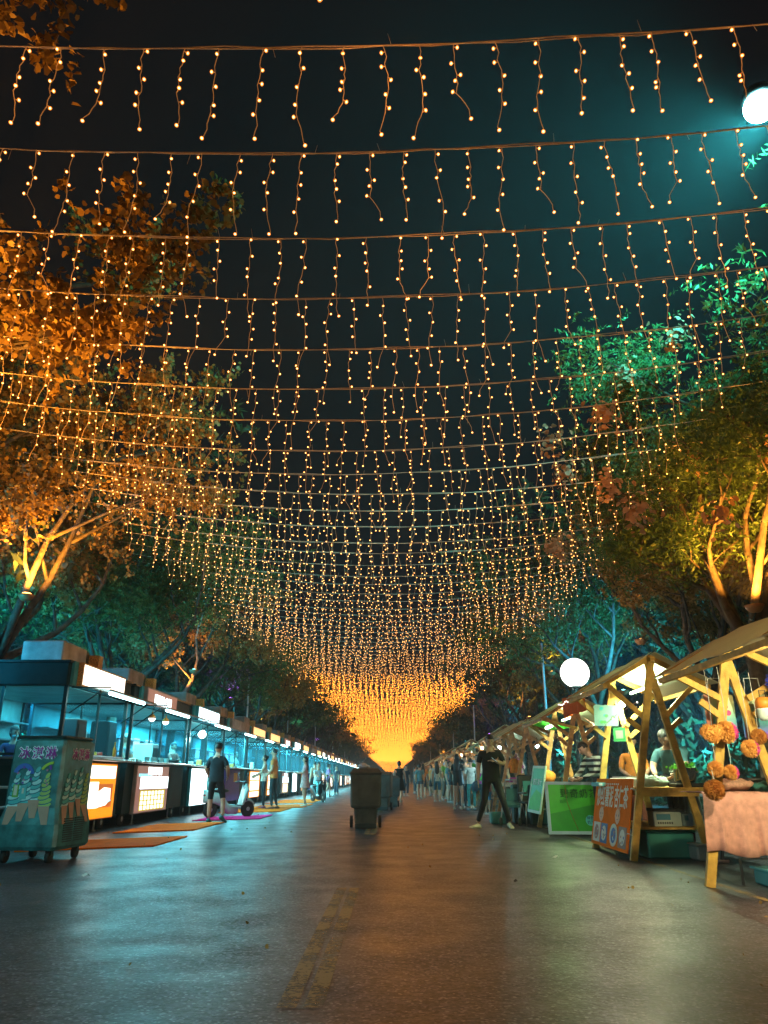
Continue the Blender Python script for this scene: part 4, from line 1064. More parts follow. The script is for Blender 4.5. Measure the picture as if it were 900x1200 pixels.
add_text(G1, '奶茶', .06, (.27, .50, .004), (0, 0, 0), flat('dark_green_ink', (.02, .25, .03)), .001, .001)
b = MB(); b.slab([(.03, .03, .001), (.95, .03, .001), (.95, .48, .001), (.03, .30, .001)], (0, 0, .0015)); b.build('lower_field', flat('mid_green_print', (.02, .32, .02), .45), G1)
b = MB(); b.slab([(.72+.085*math.cos(a*PI/10), .20+.085*math.sin(a*PI/10), .003) for a in range(20)], (0, 0, .002)); bd = b.build('round_badge', flat('cyan_ink', (.1, .6, .6)), G1)
for j, s in enumerate(('特色', '奶茶')): add_text(bd, s, .06, (.72, .235-.07*j, .0062), (0, 0, 0), flat('navy_ink', (.0, .12, .2)), .001, .0008)
b = MB(); b.tube([(.33, .78, .004), (.34, .5, .004), (.40, .3, .004), (.5, .02, .006)], .004, 4); b.build('tie_cord', flat('red_cord', (.4, .12, .03)), G1)
lamp('sign_spill', 'POINT', (3.1, 12.4, 1.75), (1, .9, .7), 16, .06)
G2 = sign_board('small_green_poster', (2.72, 16.05, .32), (.12, -1, 0), (.2, 0, 1), .8, .85, .01, flat('teal_green_print', (.05, .5, .22), .5), 'small green and white poster on the far left leg of the stall below the globe lamp', 'poster', flat('poster_white', (.6, .75, .65)))
G2['label'] = 'small green and white poster on the far leg of the stall below the globe lamp'
add_text(G2, '奶茶 果汁', .13, (.4, .55, .004), (0, 0, 0), flat('white_ink', (.8, .9, .85)), .003, .001)
b = MB(); b.slab([(.04, .04, .002), (.76, .04, .002), (.76, .34, .002), (.4, .42, .002), (.04, .22, .002)], (0, 0, .002)); b.build('lower_field', flat('lime_print', (.1, .6, .08)), G2)
# hanging card and lit poster at stall B
C1 = sign_board('price_card', (3.14, 11.0, 1.42), (1, -.2, 0), (0, 0, 1), .17, .19, .006, flat('card_green', (.05, .4, .12)), 'small green edged card hanging from the stall with the orange banner', 'card')
b = MB(); b.box((.035, .04, .001), (.135, .15, .003)); b.build('pale_field', flat('card_pale', (.4, .5, .35)), C1)
b = MB(); b.tube([(.085, .19, 0), (.085, .55, 0)], .003, 4); b.build('string', MWHITE, C1)
C2 = sign_board('round_menu_board', (2.98, 11.35, 1.66), (1, -.2, 0), (.05, 0, 1), .34, .30, .01, flat('menu_white', (.25, .42, .38)), 'bright white menu board with blue green pictures hanging over the orange banner', 'menu board')
b = MB(); rr = random.Random(8)
for i in range(8):
    u, v = rr.uniform(.05, .29), rr.uniform(.05, .25); b.slab([(u+.03*math.cos(a), v+.025*math.sin(a), .001) for a in (0, 1.2, 2.4, 3.6, 4.8)], (0, 0, .0015+.0003*i), rr.randrange(3))
b.build('menu_pictures', [flat('ink_teal', (.05, .5, .5)), flat('ink_green', (.1, .5, .1)), flat('ink_yellow', (.7, .6, .1))], C2)
# ------------------------------------------------------------ stall B goods
TZ = .825
def pot():
    t = empty('steel_pot', (3.70, 9.98, TZ+.05), 0, 'shiny steel pot heaped with green leaves on the stall table', 'pot')
    b = MB(); b.lathe([(.10, 0), (.13, .02), (.135, .04), (.135, .17), (.142, .175), (.142, .182), (.128, .182), (.125, .06), (.02, .05)], n=24); b.build('body', mat('polished_steel', (.8, .78, .75), .12, 1, var=0), t)
    for s in (-1, 1):
        b = MB(); b.tube([(s*.13, -.04, .13), (s*.175, -.03, .135), (s*.175, .03, .135), (s*.13, .04, .13)], .009, 6); b.build('handle', MSTEEL, t)
    P = nr.normal(size=(260, 3))*np.array([.055, .055, .02])+np.array([0, 0, .195]); link('greens', leaf_mesh('greens', P, 0, .022, leafmat('salad', (.06, .3, .02), (.1, .42, .03), (.2, .55, .06)), 'round', 2), t)
pot()
t = empty('induction_hob', (3.72, 9.98, TZ), 0, 'flat black hob under the steel pot', 'hob'); b = MB(); b.box((-.2, -.15, .001), (.2, .15, .048), bev=.01); b.build('body', MBLACK, t); b = MB(); b.box((-.17, -.12, .0485), (.17, .12, .0495)); b.build('glass_top', MDARK, t)
mbag = mat('thin_plastic', (.7, .85, .75), .25, var=.2, scale=20, bump=.8, transl=.3)
def bag(x, y, z, s, m, label, seed):
    rr = random.Random(seed); b = MB(); n, k = 12, 8; b.ball((0, 0, s*.5), (s, s*.8, s*.55), n, k)
    b.v = [(p[0]*(1+rr.uniform(-.2, .2)), p[1]*(1+rr.uniform(-.2, .2)), max(0.002, p[2]*(1+rr.uniform(-.25, .25)))) for p in b.v]
    return thing1('plastic_bag', b, m, (x, y, z), label, 'bag')
bag(3.24, 9.98, TZ, .13, mbag, 'crinkled pale green bag at the front of the table beside the pot', 1)
bag(3.44, 10.15, TZ, .11, mbag, 'crinkled pale bag between the front bag and the pot', 2)
b = MB(); b.box((-.25, -.4, 0), (.25, .4, .11), bev=.01); b.box((-.22, -.37, .111), (.22, .37, .13)); thing1('foam_box', b, flat('foam', (.78, .74, .62)), (3.32, 10.75, TZ), 'low cream foam box behind the bags on the stall table', 'box')
b = MB(); b.box((-.2, -.2, 0), (.2, .2, .05)); 
for i in range(5): b.box((-.195+.08*i, -.21, .01), (-.15+.08*i, -.2005, .04), 1)
thing1('blue_tray', b, [flat('tray_teal', (.1, .45, .5)), flat('tray_white', (.7, .8, .8))], (3.08, 11.25, TZ), 'teal and white tray on the table above the orange banner', 'tray')
# shelf boxes
def carton(x, y, z, w_, d, h, m, label, text=None, rz=0):
    t = empty('carton', (x, y, z), rz, label, 'box')
    b = MB(); b.box((-w_/2, -d/2, .001), (w_/2, d/2, h), bev=.006); b.build('body', m, t)
    b = MB(); b.box((-w_/2+.03, -d/2-.003, h*.45), (w_*.1, -d/2-.0005, h*.85)); b.build('printed_panel', flat('print_dark', (.05, .2, .3)), t)
    b = MB(); b.box((-w_/2-.002, -.03, h-.001), (w_/2+.002, .03, h+.0015)); b.build('packing_tape', flat('tape', (.5, .4, .2)), t)
    if text: b = MB(); [b.box((-w_/2+.04+i*.028, -d/2-.002, h*.18), (-w_/2+.058+i*.028, -d/2-.0005, h*.32)) for i in range(7)]; b.build('small_print', MBLACK, t)
carton(3.42, 10.1, .366, .34, .25, .17, flat('carton_pale', (.5, .55, .5)), 'pale printed carton on the shelf under the pot table', True)
carton(3.68, 10.15, .366, .13, .25, .15, flat('carton_blue', (.25, .35, .42)), 'narrow bluish carton to the right of the pale printed one')
b = MB(); b.box((-.2, -.13, 0), (.2, .13, .035), bev=.008); thing1('tray_lid', b, MBLACK, (3.44, 10.1, .538), 'flat black tray lid lying on the pale printed carton', 'lid')
t = empty('storage_crate', (3.38, 10.2, .0), 0, 'teal plastic storage crate on the ground under the pot table', 'crate')
b = MB(); b.box((-.24, -.22, .002), (.34, .25, .30), bev=.02); b.build('body', flat('crate_teal', (.06, .42, .36)), t); b = MB(); b.box((-.26, -.24, .295), (.36, .27, .325), bev=.01); b.build('rim', flat('crate_rim', (.05, .35, .3)), t)
t = empty('clear_tub', (3.78, 9.85, .0), 0, 'grey see-through tub on the ground in front of the teal crate', 'tub')
b = MB(); b.box((-.15, -.14, .002), (.17, .14, .17), bev=.02); b.build('body', flat('tub_grey', (.3, .36, .36), .3), t); b = MB(); b.box((-.165, -.155, .171), (.185, .155, .19), bev=.008); b.build('lid', flat('tub_lid', (.35, .4, .4), .3), t)
b = MB(); b.box((0, 0, 0), (.20, .05, .03), bev=.006)
for i in range(4): b.box((.02+.045*i, .012, .0301), (.045+.045*i, .038, .032), 1)
thing1('power_strip', b, [flat('strip_pink', (.7, .5, .42)), MBLACK], (3.72, 9.52, .004), 'pale power strip lying on the ground before the grey tub', 'power strip')
b = MB(); b.tube([(3.86, 9.85, .85), (3.9, 9.70, .82), (3.9, 9.66, .6), (3.86, 9.66, .45), (3.95, 9.64, .3), (3.88, 9.6, .15), (3.84, 9.56, .04)], .006, 5); thing1('power_cable', b, MBLACK, (0, 0, 0), 'black power cable hanging from the hob down to the power strip', 'cable')
# white sheet behind table B
b = MB(); n = 20; v = []
for i in range(n+1): v += [(4.1+.35*i/n, 10.4+.02*math.sin(i*1.6), .8), (4.1+.38*i/n, 10.38+.035*math.sin(i*1.6), .28)]
b.add(v+[(p[0], p[1]+.006, p[2]) for p in v], [(2*i, 2*i+1, 2*i+3, 2*i+2) for i in range(n)]+[(2*n+2+2*i, 2*n+2+2*i+2, 2*n+2+2*i+3, 2*n+2+2*i+1) for i in range(n)])
thing1('hanging_sheet', b, flat('grey_sheet', (.32, .38, .38), .8), (-.42, .05, 0), 'pale grey sheet hanging under the back of the pot table', 'cloth')
# ------------------------------------------------------------ stall A goods
def table(x0, x1, y0, y1, h, label, m):
    t = empty('folding_table', ((x0+x1)/2, (y0+y1)/2, 0), 0, label, 'table'); w_, d = (x1-x0)/2, (y1-y0)/2
    b = MB(); b.box((-w_, -d, h-.03), (w_, d, h), bev=.005); b.build('tabletop', m, t)
    for sx in (-1, 1):
        for sy in (-1, 1): b = MB(); b.tube([(sx*(w_-.05), sy*(d-.05), 0), (sx*(w_-.05), sy*(d-.05), h-.03)], .014, 8); b.build('leg', MSTEEL, t)
    b = MB(); b.tube([(-w_+.05, -d+.05, .22), (w_-.05, -d+.05, .22)], .009, 6); b.build('crossbar', MSTEEL, t)
table(3.2, 4.5, 7.6, 8.3, .78, 'steel legged folding table under the pink cloth at the right edge', MWHITE)
def drape():
    b = MB(); nx_, prof = 40, [(.55, .79), (.25, .795), (.02, .795), (-.03, .78), (-.05, .72), (-.055, .62), (-.06, .50), (-.065, .38), (-.07, .30)]
    v = []
    for i in range(nx_+1):
        u = i/nx_; x = 3.03+.66*u
        for j, (dy, z) in enumerate(prof):
            k = max(0, (j-3))/5
            fold = .022*math.sin(u*21+.8*math.sin(j*.5))*k+.012*math.sin(u*47)*k
            zz = z+(0.05*u-.03*(1-u)*0)*k*(-1)+.02*math.sin(u*9)*k if j > 3 else z+.006*math.sin(u*30+j)
            v.append((x-.05*k*(1-u)+.02*k*math.sin(u*13), 7.0+dy+fold-.012, zz+(.012 if j < 4 else 0)))
    m = len(prof); N = len(v); v += [(p[0], p[1]+.007, p[2]-.004) for p in v]; f = []
    for i in range(nx_):
        for j in range(m-1): a = i*m+j; f += [(a, a+1, a+m+1, a+m), (N+a, N+a+m, N+a+m+1, N+a+1)]
        a = i*m+m-1; f.append((a, N+a, N+a+m, a+m))
    for j in range(m-1): f.append((j, N+j, N+j+1, j+1)); a = nx_*m+j; f.append((a, a+1, N+a+1, N+a))
    b.add(v, f, 0, True); return b
b = drape(); thing1('pink_cloth', b, mat('pink_cloth', (.72, .36, .31), .9, var=.12, scale=18, bump=.35), (-.12, .5, 0), 'dusty pink cloth draped over the front of the nearest stall table', 'cloth')
rr = random.Random(12)
def crumple(x, y, z, rx, ry, rz_, m, label, name='folded_cloth'):
    b = MB(); b.ball((0, 0, rz_), (rx, ry, rz_), 22, 12)
    b.v = [(p[0]*(1+.12*math.sin(p[0]*60+p[1]*35)), p[1]*(1+.12*math.sin(p[0]*45)), max(.001, p[2]+.02*math.sin(p[0]*55+2)*math.cos(p[1]*50))) for p in b.v]
    thing1(name, b, m, (x, y, z), label, 'cloth')
crumple(3.32, 7.80, .812, .22, .16, .055, mat('pink_knit', (.62, .33, .25), .9, var=.2, scale=30, bump=.5), 'rumpled pink garment heaped on the cloth of the nearest stall')
crumple(3.62, 7.72, .812, .14, .10, .04, flat('teal_fabric', (.02, .16, .16)), 'dark teal folded garment to the right of the rumpled pink one')
t = empty('grid_shirt', (3.76, 7.5, .28), 0, 'pale checked shirt hanging over the table edge at the right', 'shirt')
b = MB(); n = 14; v = []
for i in range(n+1): v += [(-.12+.34*i/n, -.075+.02*math.sin(i*1.3), 0.02+.02*math.sin(i)), (-.12+.34*i/n, -.05+.01*math.sin(i*1.3), .515)]
b.add(v+[(p[0], p[1]+.008, p[2]) for p in v], [(2*i, 2*i+2, 2*i+3, 2*i+1) for i in range(n)]+[(2*n+2+2*i, 2*n+3+2*i, 2*n+5+2*i, 2*n+4+2*i) for i in range(n)]); b.build('fabric', flat('pale_weave', (.6, .55, .5), .85), t)
b = MB(); [b.box((-.1, -.098, .05+.055*i), (.2, -.094, .054+.055*i)) for i in range(8)]; [b.box((-.09+.06*i, -.100, .02), (-.087+.06*i, -.0985, .5)) for i in range(5)]; b.build('checks', flat('check_ink', (.2, .25, .28)), t)
# wok behind
t = empty('wok', (3.62, 8.02, .80), 0, 'black wok with steam on the table behind the pink cloth', 'wok')
t['label'] = 'large black wok on the table behind the pink cloth'
b = MB(); b.lathe([(.06, .0), (.14, .03), (.21, .10), (.22, .135), (.21, .135), (.13, .05), (.02, .02)], n=24); b.build('pan', MBLACK, t)
b = MB(); b.tube([(-.2, 0, .12), (-.42, -.05, .17)], .014, 6); b.build('handle', MBLACK, t)
b = MB(); b.lathe([(.03, 0), (.03, .08), (.014, .12), (.014, .15)], n=10); thing1('glass_bottle', b, flat('glass_teal', (.2, .55, .5), .15), (3.95, 7.9, .781), 'small teal glass bottle on the table right of the wok', 'bottle')
# pompoms
def pompom(x, y, z, r, cs, label, heart=False, hook=2.2, seed=0, cat='pompom', name='pompom'):
    x -= .10
    t = empty(name, (x, y, z), 0, label, cat)
    rr = np.random.RandomState(seed); b = MB(); n = 900
    ctr = [((0, 0, 0), r)]
    if heart: ctr = [((-r*.42, 0, r*.1), r*.72), ((r*.42, 0, r*.1), r*.72), ((0, 0, -r*.35), r*.6)]
    for c, q in ctr: b.ball(c, q*.82, 14, 9, 0)
    for c, q in ctr:
        for k in range(n//len(ctr)):
            d = Vector(rr.normal(size=3)).normalized(); p = Vector(c)+d*q*.78; e = Vector(c)+d*q*rr.uniform(.95, 1.08); s = d.orthogonal()*.006; u = d.cross(s)
            mi = 0 if len(cs) == 1 else (1 if d.x > .45 else 0)
            b.add([p+s, p-s*.5+u, p-s*.5-u, e], [(0, 1, 3), (1, 2, 3), (2, 0, 3)], mi)
    b.build('fuzz', cs, t)
    if hook: b = MB(); b.tube([(0, 0, r*.7), (.01, 0, (hook-z)*.5), (0, 0, hook-z)], .0035, 4); b.build('string', flat('string_white', (.6, .62, .6)), t)
OP = flat('orange_fuzz', (.95, .42, .10), .95); OP2 = flat('dark_orange_fuzz', (.45, .17, .03), .95); PK = flat('magenta_fuzz', (.85, .08, .42), .95); BLF = flat('blue_fuzz', (.03, .05, .55), .95); PKF = flat('pink_fuzz', (.7, .35, .3), .95)
Y0 = 7.30
PX = -.10
pompom(3.12, Y0, 1.33, .105, [OP], 'orange heart shaped plush at the left of the hanging pompoms', True, 1.95, 1, 'plush heart', 'plush_heart')
pompom(3.26, Y0+.02, 1.34, .105, [OP, PK], 'large orange pompom with magenta side against the plush heart', False, 1.95, 2)
pompom(3.44, Y0-.02, 1.19, .085, [OP, PK], 'orange and magenta pompom hanging lowest above the wok', False, 1.9, 3)
pompom(3.57, Y0+.05, 1.30, .075, [OP2], 'dark orange round pompom in the middle of the cluster', False, 1.9, 4)
pompom(3.10, Y0, 1.01, .075, [OP], 'small orange pompom low beside the stall leg', False, 1.25, 5)
pompom(3.24, Y0, .98, .07, [OP, PK], 'small orange and magenta pompom just above the pink cloth', False, 1.24, 6)
pompom(3.02, Y0-.1, .83, .095, [OP2], 'brownish orange fuzzy purse tied to the stall leg by the pink cloth', False, 1.0, 7, 'purse', 'fuzzy_purse')
pompom(3.86, Y0, 1.80, .15, [BLF], 'large deep blue fuzzy pompom up at the right edge', False, 2.08, 8)
pompom(3.90, Y0-.1, 1.29, .10, [OP], 'orange pompom at the right edge above the tassel', False, 1.75, 9)
pompom(3.96, Y0+.2, 1.50, .09, [PKF], 'dusty pink fuzzy ball at the right edge below the blue one', False, 2.0, 10)
t = empty('tassel', (3.80, Y0-.12, 1.0), 0, 'brown orange tassel skirt hanging at the right edge above the cloth', 'tassel')
b = MB(); b.lathe([(.015, .24), (.05, .2), (.06, .17)], n=12, mi=1)
for k in range(160): a = rng.uniform(0, 2*PI); q = rng.uniform(.3, 1); b.tube([(.055*q*math.cos(a), .055*q*math.sin(a), .19), (.09*q*math.cos(a), .09*q*math.sin(a), rng.uniform(0, .02))], .005, 3)
b.build('threads', [OP2, MWHITE], t)
# lamp with orange cap
t = empty('camping_lamp', (3.57, Y0+.05, 1.56), 0, 'camping lamp with orange cap and white lower half hanging on the stall leg', 'lamp')
b = MB(); b.lathe([(.05, -.11), (.07, -.08), (.075, -.02), (.075, .0)], n=16); b.build('globe', flat('lamp_white', (.7, .85, .85), .3), t)
b = MB(); b.lathe([(.077, 0), (.077, .06), (.06, .10), (.02, .11)], n=16); b.build('cap', flat('lamp_orange', (.85, .28, .04), .4), t)
b = MB(); b.tube([(-.03, 0, .1), (-.03, 0, .17), (.03, 0, .17), (.03, 0, .1)], .005, 5); b.build('loop', MBLACK, t)
# holographic bags hanging behind
def holo():
    m, nt, b = _nt('iridescent_film'); N, L = nt.nodes, nt.links
    tc = N.new('ShaderNodeTexCoord'); sp = N.new('ShaderNodeSeparateXYZ'); L.new(tc.outputs['Object'], sp.inputs[0])
    n = N.new('ShaderNodeTexNoise'); n.inputs['Scale'].default_value = 9; L.new(tc.outputs['Object'], n.inputs['Vector'])
    a = N.new('ShaderNodeMath'); a.operation = 'MULTIPLY_ADD'; a.inputs[1].default_value = .25; L.new(n.outputs['Fac'], a.inputs[0])
    q = N.new('ShaderNodeMath'); q.operation = 'MULTIPLY'; q.inputs[1].default_value = 2.2; L.new(sp.outputs['Z'], q.inputs[0]); L.new(q.outputs[0], a.inputs[2])
    r = N.new('ShaderNodeValToRGB'); e = r.color_ramp.elements; e[0].position = .05; e[0].color = (.65, .05, .6, 1); e[1].position = .95; e[1].color = (.75, .75, .4, 1)
    for p, c in ((.25, (.2, .15, .7, 1)), (.45, (.15, .5, .6, 1)), (.7, (.4, .7, .5, 1))): k = e.new(p); k.color = c
    L.new(a.outputs[0], r.inputs[0]); L.new(r.outputs[0], b.inputs['Base Color']); b.inputs['Roughness'].default_value = .3; return m
MH = holo()
for (x, w_, lab) in ((3.26, .30, 'iridescent shopping bag hanging behind the stall leg, left one'), (3.62, .28, 'iridescent shopping bag with pink strip hanging behind the orange capped lamp, right one')):
    t = empty('shiny_bag', (x, 7.62, 1.30), 0, lab, 'bag')
    b = MB(); b.box((-w_/2, 0, 0), (w_/2, .05, .42), bev=.01); b.build('body', MH, t)
    b = MB(); b.tube([(-w_*.3, .02, .41), (-w_*.25, .02, .58), (w_*.25, .02, .58), (w_*.3, .02, .41)], .006, 5); b.build('handle', MWHITE, t)
    b = MB(); b.box((-w_/2+.0, -.004, .0), (-w_/2+.06, -.001, .42)); b.build('pink_strip', flat('salmon', (.75, .3, .22)), t)
    b = MB()
    for (u, v, q) in ((.2*w_, .30, .022), (.25*w_, .24, .028), (.1*w_, .33, .018)): b.slab([(u+q*math.cos(a*PI/5), -.0015, v+q*math.sin(a*PI/5)) for a in range(10)], (0, -.004, 0))
    b.build('rosette', flat('magenta_dot', (.7, .05, .3)), t)
# storage under stall A
t = empty('storage_crate', (3.75, 7.5, 0), 0, 'pale teal crate on the ground under the pink cloth table', 'crate'); b = MB(); b.box((-.35, -.2, .002), (.4, .25, .13), bev=.015); b.build('body', flat('crate_aqua', (.1, .4, .4)), t); b = MB(); b.box((-.37, -.22, .132), (.42, .27, .15)); b.build('rim', flat('crate_rim2', (.12, .45, .45)), t)
carton(4.25, 8.0, 0, .4, .3, .3, flat('carton_grey', (.25, .2, .16)), 'brown carton on the ground behind the pale teal crate', True)
# ------------------------------------------------------------ goods at stalls C, D, E and the distant ones
def garment(x, y, z, c, label, h=.55, w_=.3, rz=0, group=None):
    b = MB(); n = 8; v = []
    for i in range(n+1): u = i/n; sh = .05*abs(u-.5)*2; v += [(-w_/2+w_*u, .02*math.sin(i*1.9), 0), (-w_/2*.9+w_*.9*u, .01*math.sin(i*1.9), h-sh)]
    b.add(v+[(p[0], p[1]+.02, p[2]) for p in v], [(2*i, 2*i+2, 2*i+3, 2*i+1) for i in range(n)]+[(2*n+2+2*i, 2*n+3+2*i, 2*n+5+2*i, 2*n+4+2*i) for i in range(n)])
    for s in (-1, 1): b.slab([(s*w_*.45, -.002, h-.06), (s*w_*.72, -.002, h-.2), (s*w_*.6, -.002, h-.26), (s*w_*.42, -.002, h-.17)], (0, .02, 0))
    b.tube([(-w_*.4, .01, h-.03), (0, .01, h+.05), (w_*.4, .01, h-.03)], .006, 4); b.tube([(0, .01, h+.05), (0, .01, h+.12)], .005, 4)
    o = thing1('hanging_shirt', b, cloth(c), (x, y, z), label, 'shirt', rz, group); return o
GC = [(.7, .25, .12), (.75, .7, .55), (.15, .5, .1), (.6, .1, .4), (.12, .3, .6), (.7, .5, .1), (.5, .15, .1), (.4, .6, .6), (.65, .3, .45), (.3, .2, .5)]
for i in range(26):
    y = 23.4+1.35*i+rng.uniform(-.3, .3)
    garment(2.98+rng.uniform(-.1, .15), y, rng.uniform(.5, 1.2), GC[i % 10], 'colourful garment hanging along the fronts of the distant right stalls', rng.uniform(.5, .7), rng.uniform(.28, .4), rng.uniform(-.6, .6)+PI/2*(i % 3 == 0), 'garments on the distant stalls')
for i in range(3): garment(3.0+.1*i, 19.2+.35*i, 1.05, [(.75, .25, .05), (.6, .05, .35), (.8, .55, .5)][i], ['orange', 'magenta', 'pale pink'][i]+' garment hanging in the brown stall behind the man in black', .35, .25)
for i in range(14):
    y = 19.3+.0+2.2*i; b = MB(); b.box((-.14, -.12, 0), (.14, .12, rng.uniform(.08, .2)), bev=.01); b.box((-.15, -.13, .0), (.15, .13, .03))
    thing1('goods_box', b, cloth(GC[(i*3) % 10]), (3.3+rng.uniform(-.05, .2), y+(.0 if (y-18.9) % 4.3 < 1.8 else .6), .826), 'small coloured box of goods on a brown timber stall table', 'box', group='boxes of goods on the far stall tables')
for (x, y, c, l) in ((2.98, 16.0, (.8, .55, .4), 'salmon cloth bundle at the far leg of the stall below the globe lamp'), (3.2, 16.1, (.85, .3, .05), 'bright orange cloth bundle at the far end of the stall below the globe lamp')):
    crumple(x, y, .82, .13, .12, .13, cloth(c), l, 'cloth_bundle')
carton(3.35, 15.0, .826, .4, .3, .12, flat('tray_black', (.03, .03, .03)), 'black tray box on the table of the stall below the globe lamp')
# black stroller and chair beside the man in black
t = empty('folding_chair', (2.95, 16.75, 0), R(10), 'black high-backed chair with a dark teal back panel, right of the man in black', 'chair')
b = MB(); b.box((-.24, -.22, .42), (.24, .22, .48), bev=.02); b.build('seat', MBLACK, t)
b = MB(); b.box((-.24, .2, .45), (.24, .26, 1.0), bev=.03); bk = b.build('backrest', MBLACK, t)
b = MB(); b.box((-.13, .185, .58), (.13, .199, .88), bev=.005); b.build('back_panel', flat('teal_pad', (.05, .26, .28)), bk)
for sx in (-.22, .22):
    for sy in (-.2, .22): b = MB(); b.tube([(sx, sy, .44), (sx*1.1, sy*1.1, 0)], .014, 6); b.build('leg', MSTEEL, t)
    b = MB(); b.box((sx-.03, -.2, .62), (sx+.03, .2, .66), bev=.01); b.build('armrest', MBLACK, t)
t = empty('stroller', (2.55, 16.9, 0), R(-25), 'dark folded stroller on small wheels between the man in black and the high-backed chair', 'stroller')
b = MB(); b.tube([(-.2, .2, .9), (-.2, 0, .5), (-.2, -.25, .1)], .014, 6); b.tube([(.2, .2, .9), (.2, 0, .5), (.2, -.25, .1)], .014, 6); b.tube([(-.2, .25, .1), (-.2, -.1, .6)], .014, 6); b.tube([(.2, .25, .1), (.2, -.1, .6)], .014, 6); b.tube([(-.2, .2, .9), (.2, .2, .9)], .016, 6); b.build('frame', MSTEEL, t)
b = MB(); b.slab([(-.18, -.1, .35), (.18, -.1, .35), (.18, .12, .42), (-.18, .12, .42)], (0, 0, .05)); b.slab([(-.18, .12, .42), (.18, .12, .42), (.18, .2, .72), (-.18, .2, .72)], (0, .04, 0)); b.build('seat', flat('stroller_cloth', (.03, .12, .13), .8), t)
for sx in (-.2, .2):
    for sy in (-.25, .25): b = MB(); b.lathe([(.03, -.015), (.075, -.015), (.08, 0), (.075, .015), (.03, .015)], c=(sx, sy, .08), n=12, axis='x'); b.build('wheel', MRUB, t)
b = MB(); b.box((-.2, -.16, 0), (.2, .16, .24), bev=.03); thing1('storage_bin', b, flat('dark_teal_plastic', (.03, .2, .2)), (2.32, 17.4, .002), 'dark teal plastic bin on the ground behind the man in black', 'bin')
for (x, y, c, l) in ((3.15, 17.0, (.08, .3, .55), 'blue bundle on top of the goods behind the high-backed chair'), (2.9, 17.6, (.55, .3, .3), 'pinkish bundle behind the stroller')):
    b = MB(); b.box((-.25, -.2, 0), (.25, .2, .8), bev=.03); thing1('packing_case', b, MDARK2, (x, y, .002), 'dark packing case under the '+l.split(' on')[0].split(' behind')[0], 'box')
    crumple(x, y, .803, .2, .16, .07, cloth(c), l, 'cloth_bundle')
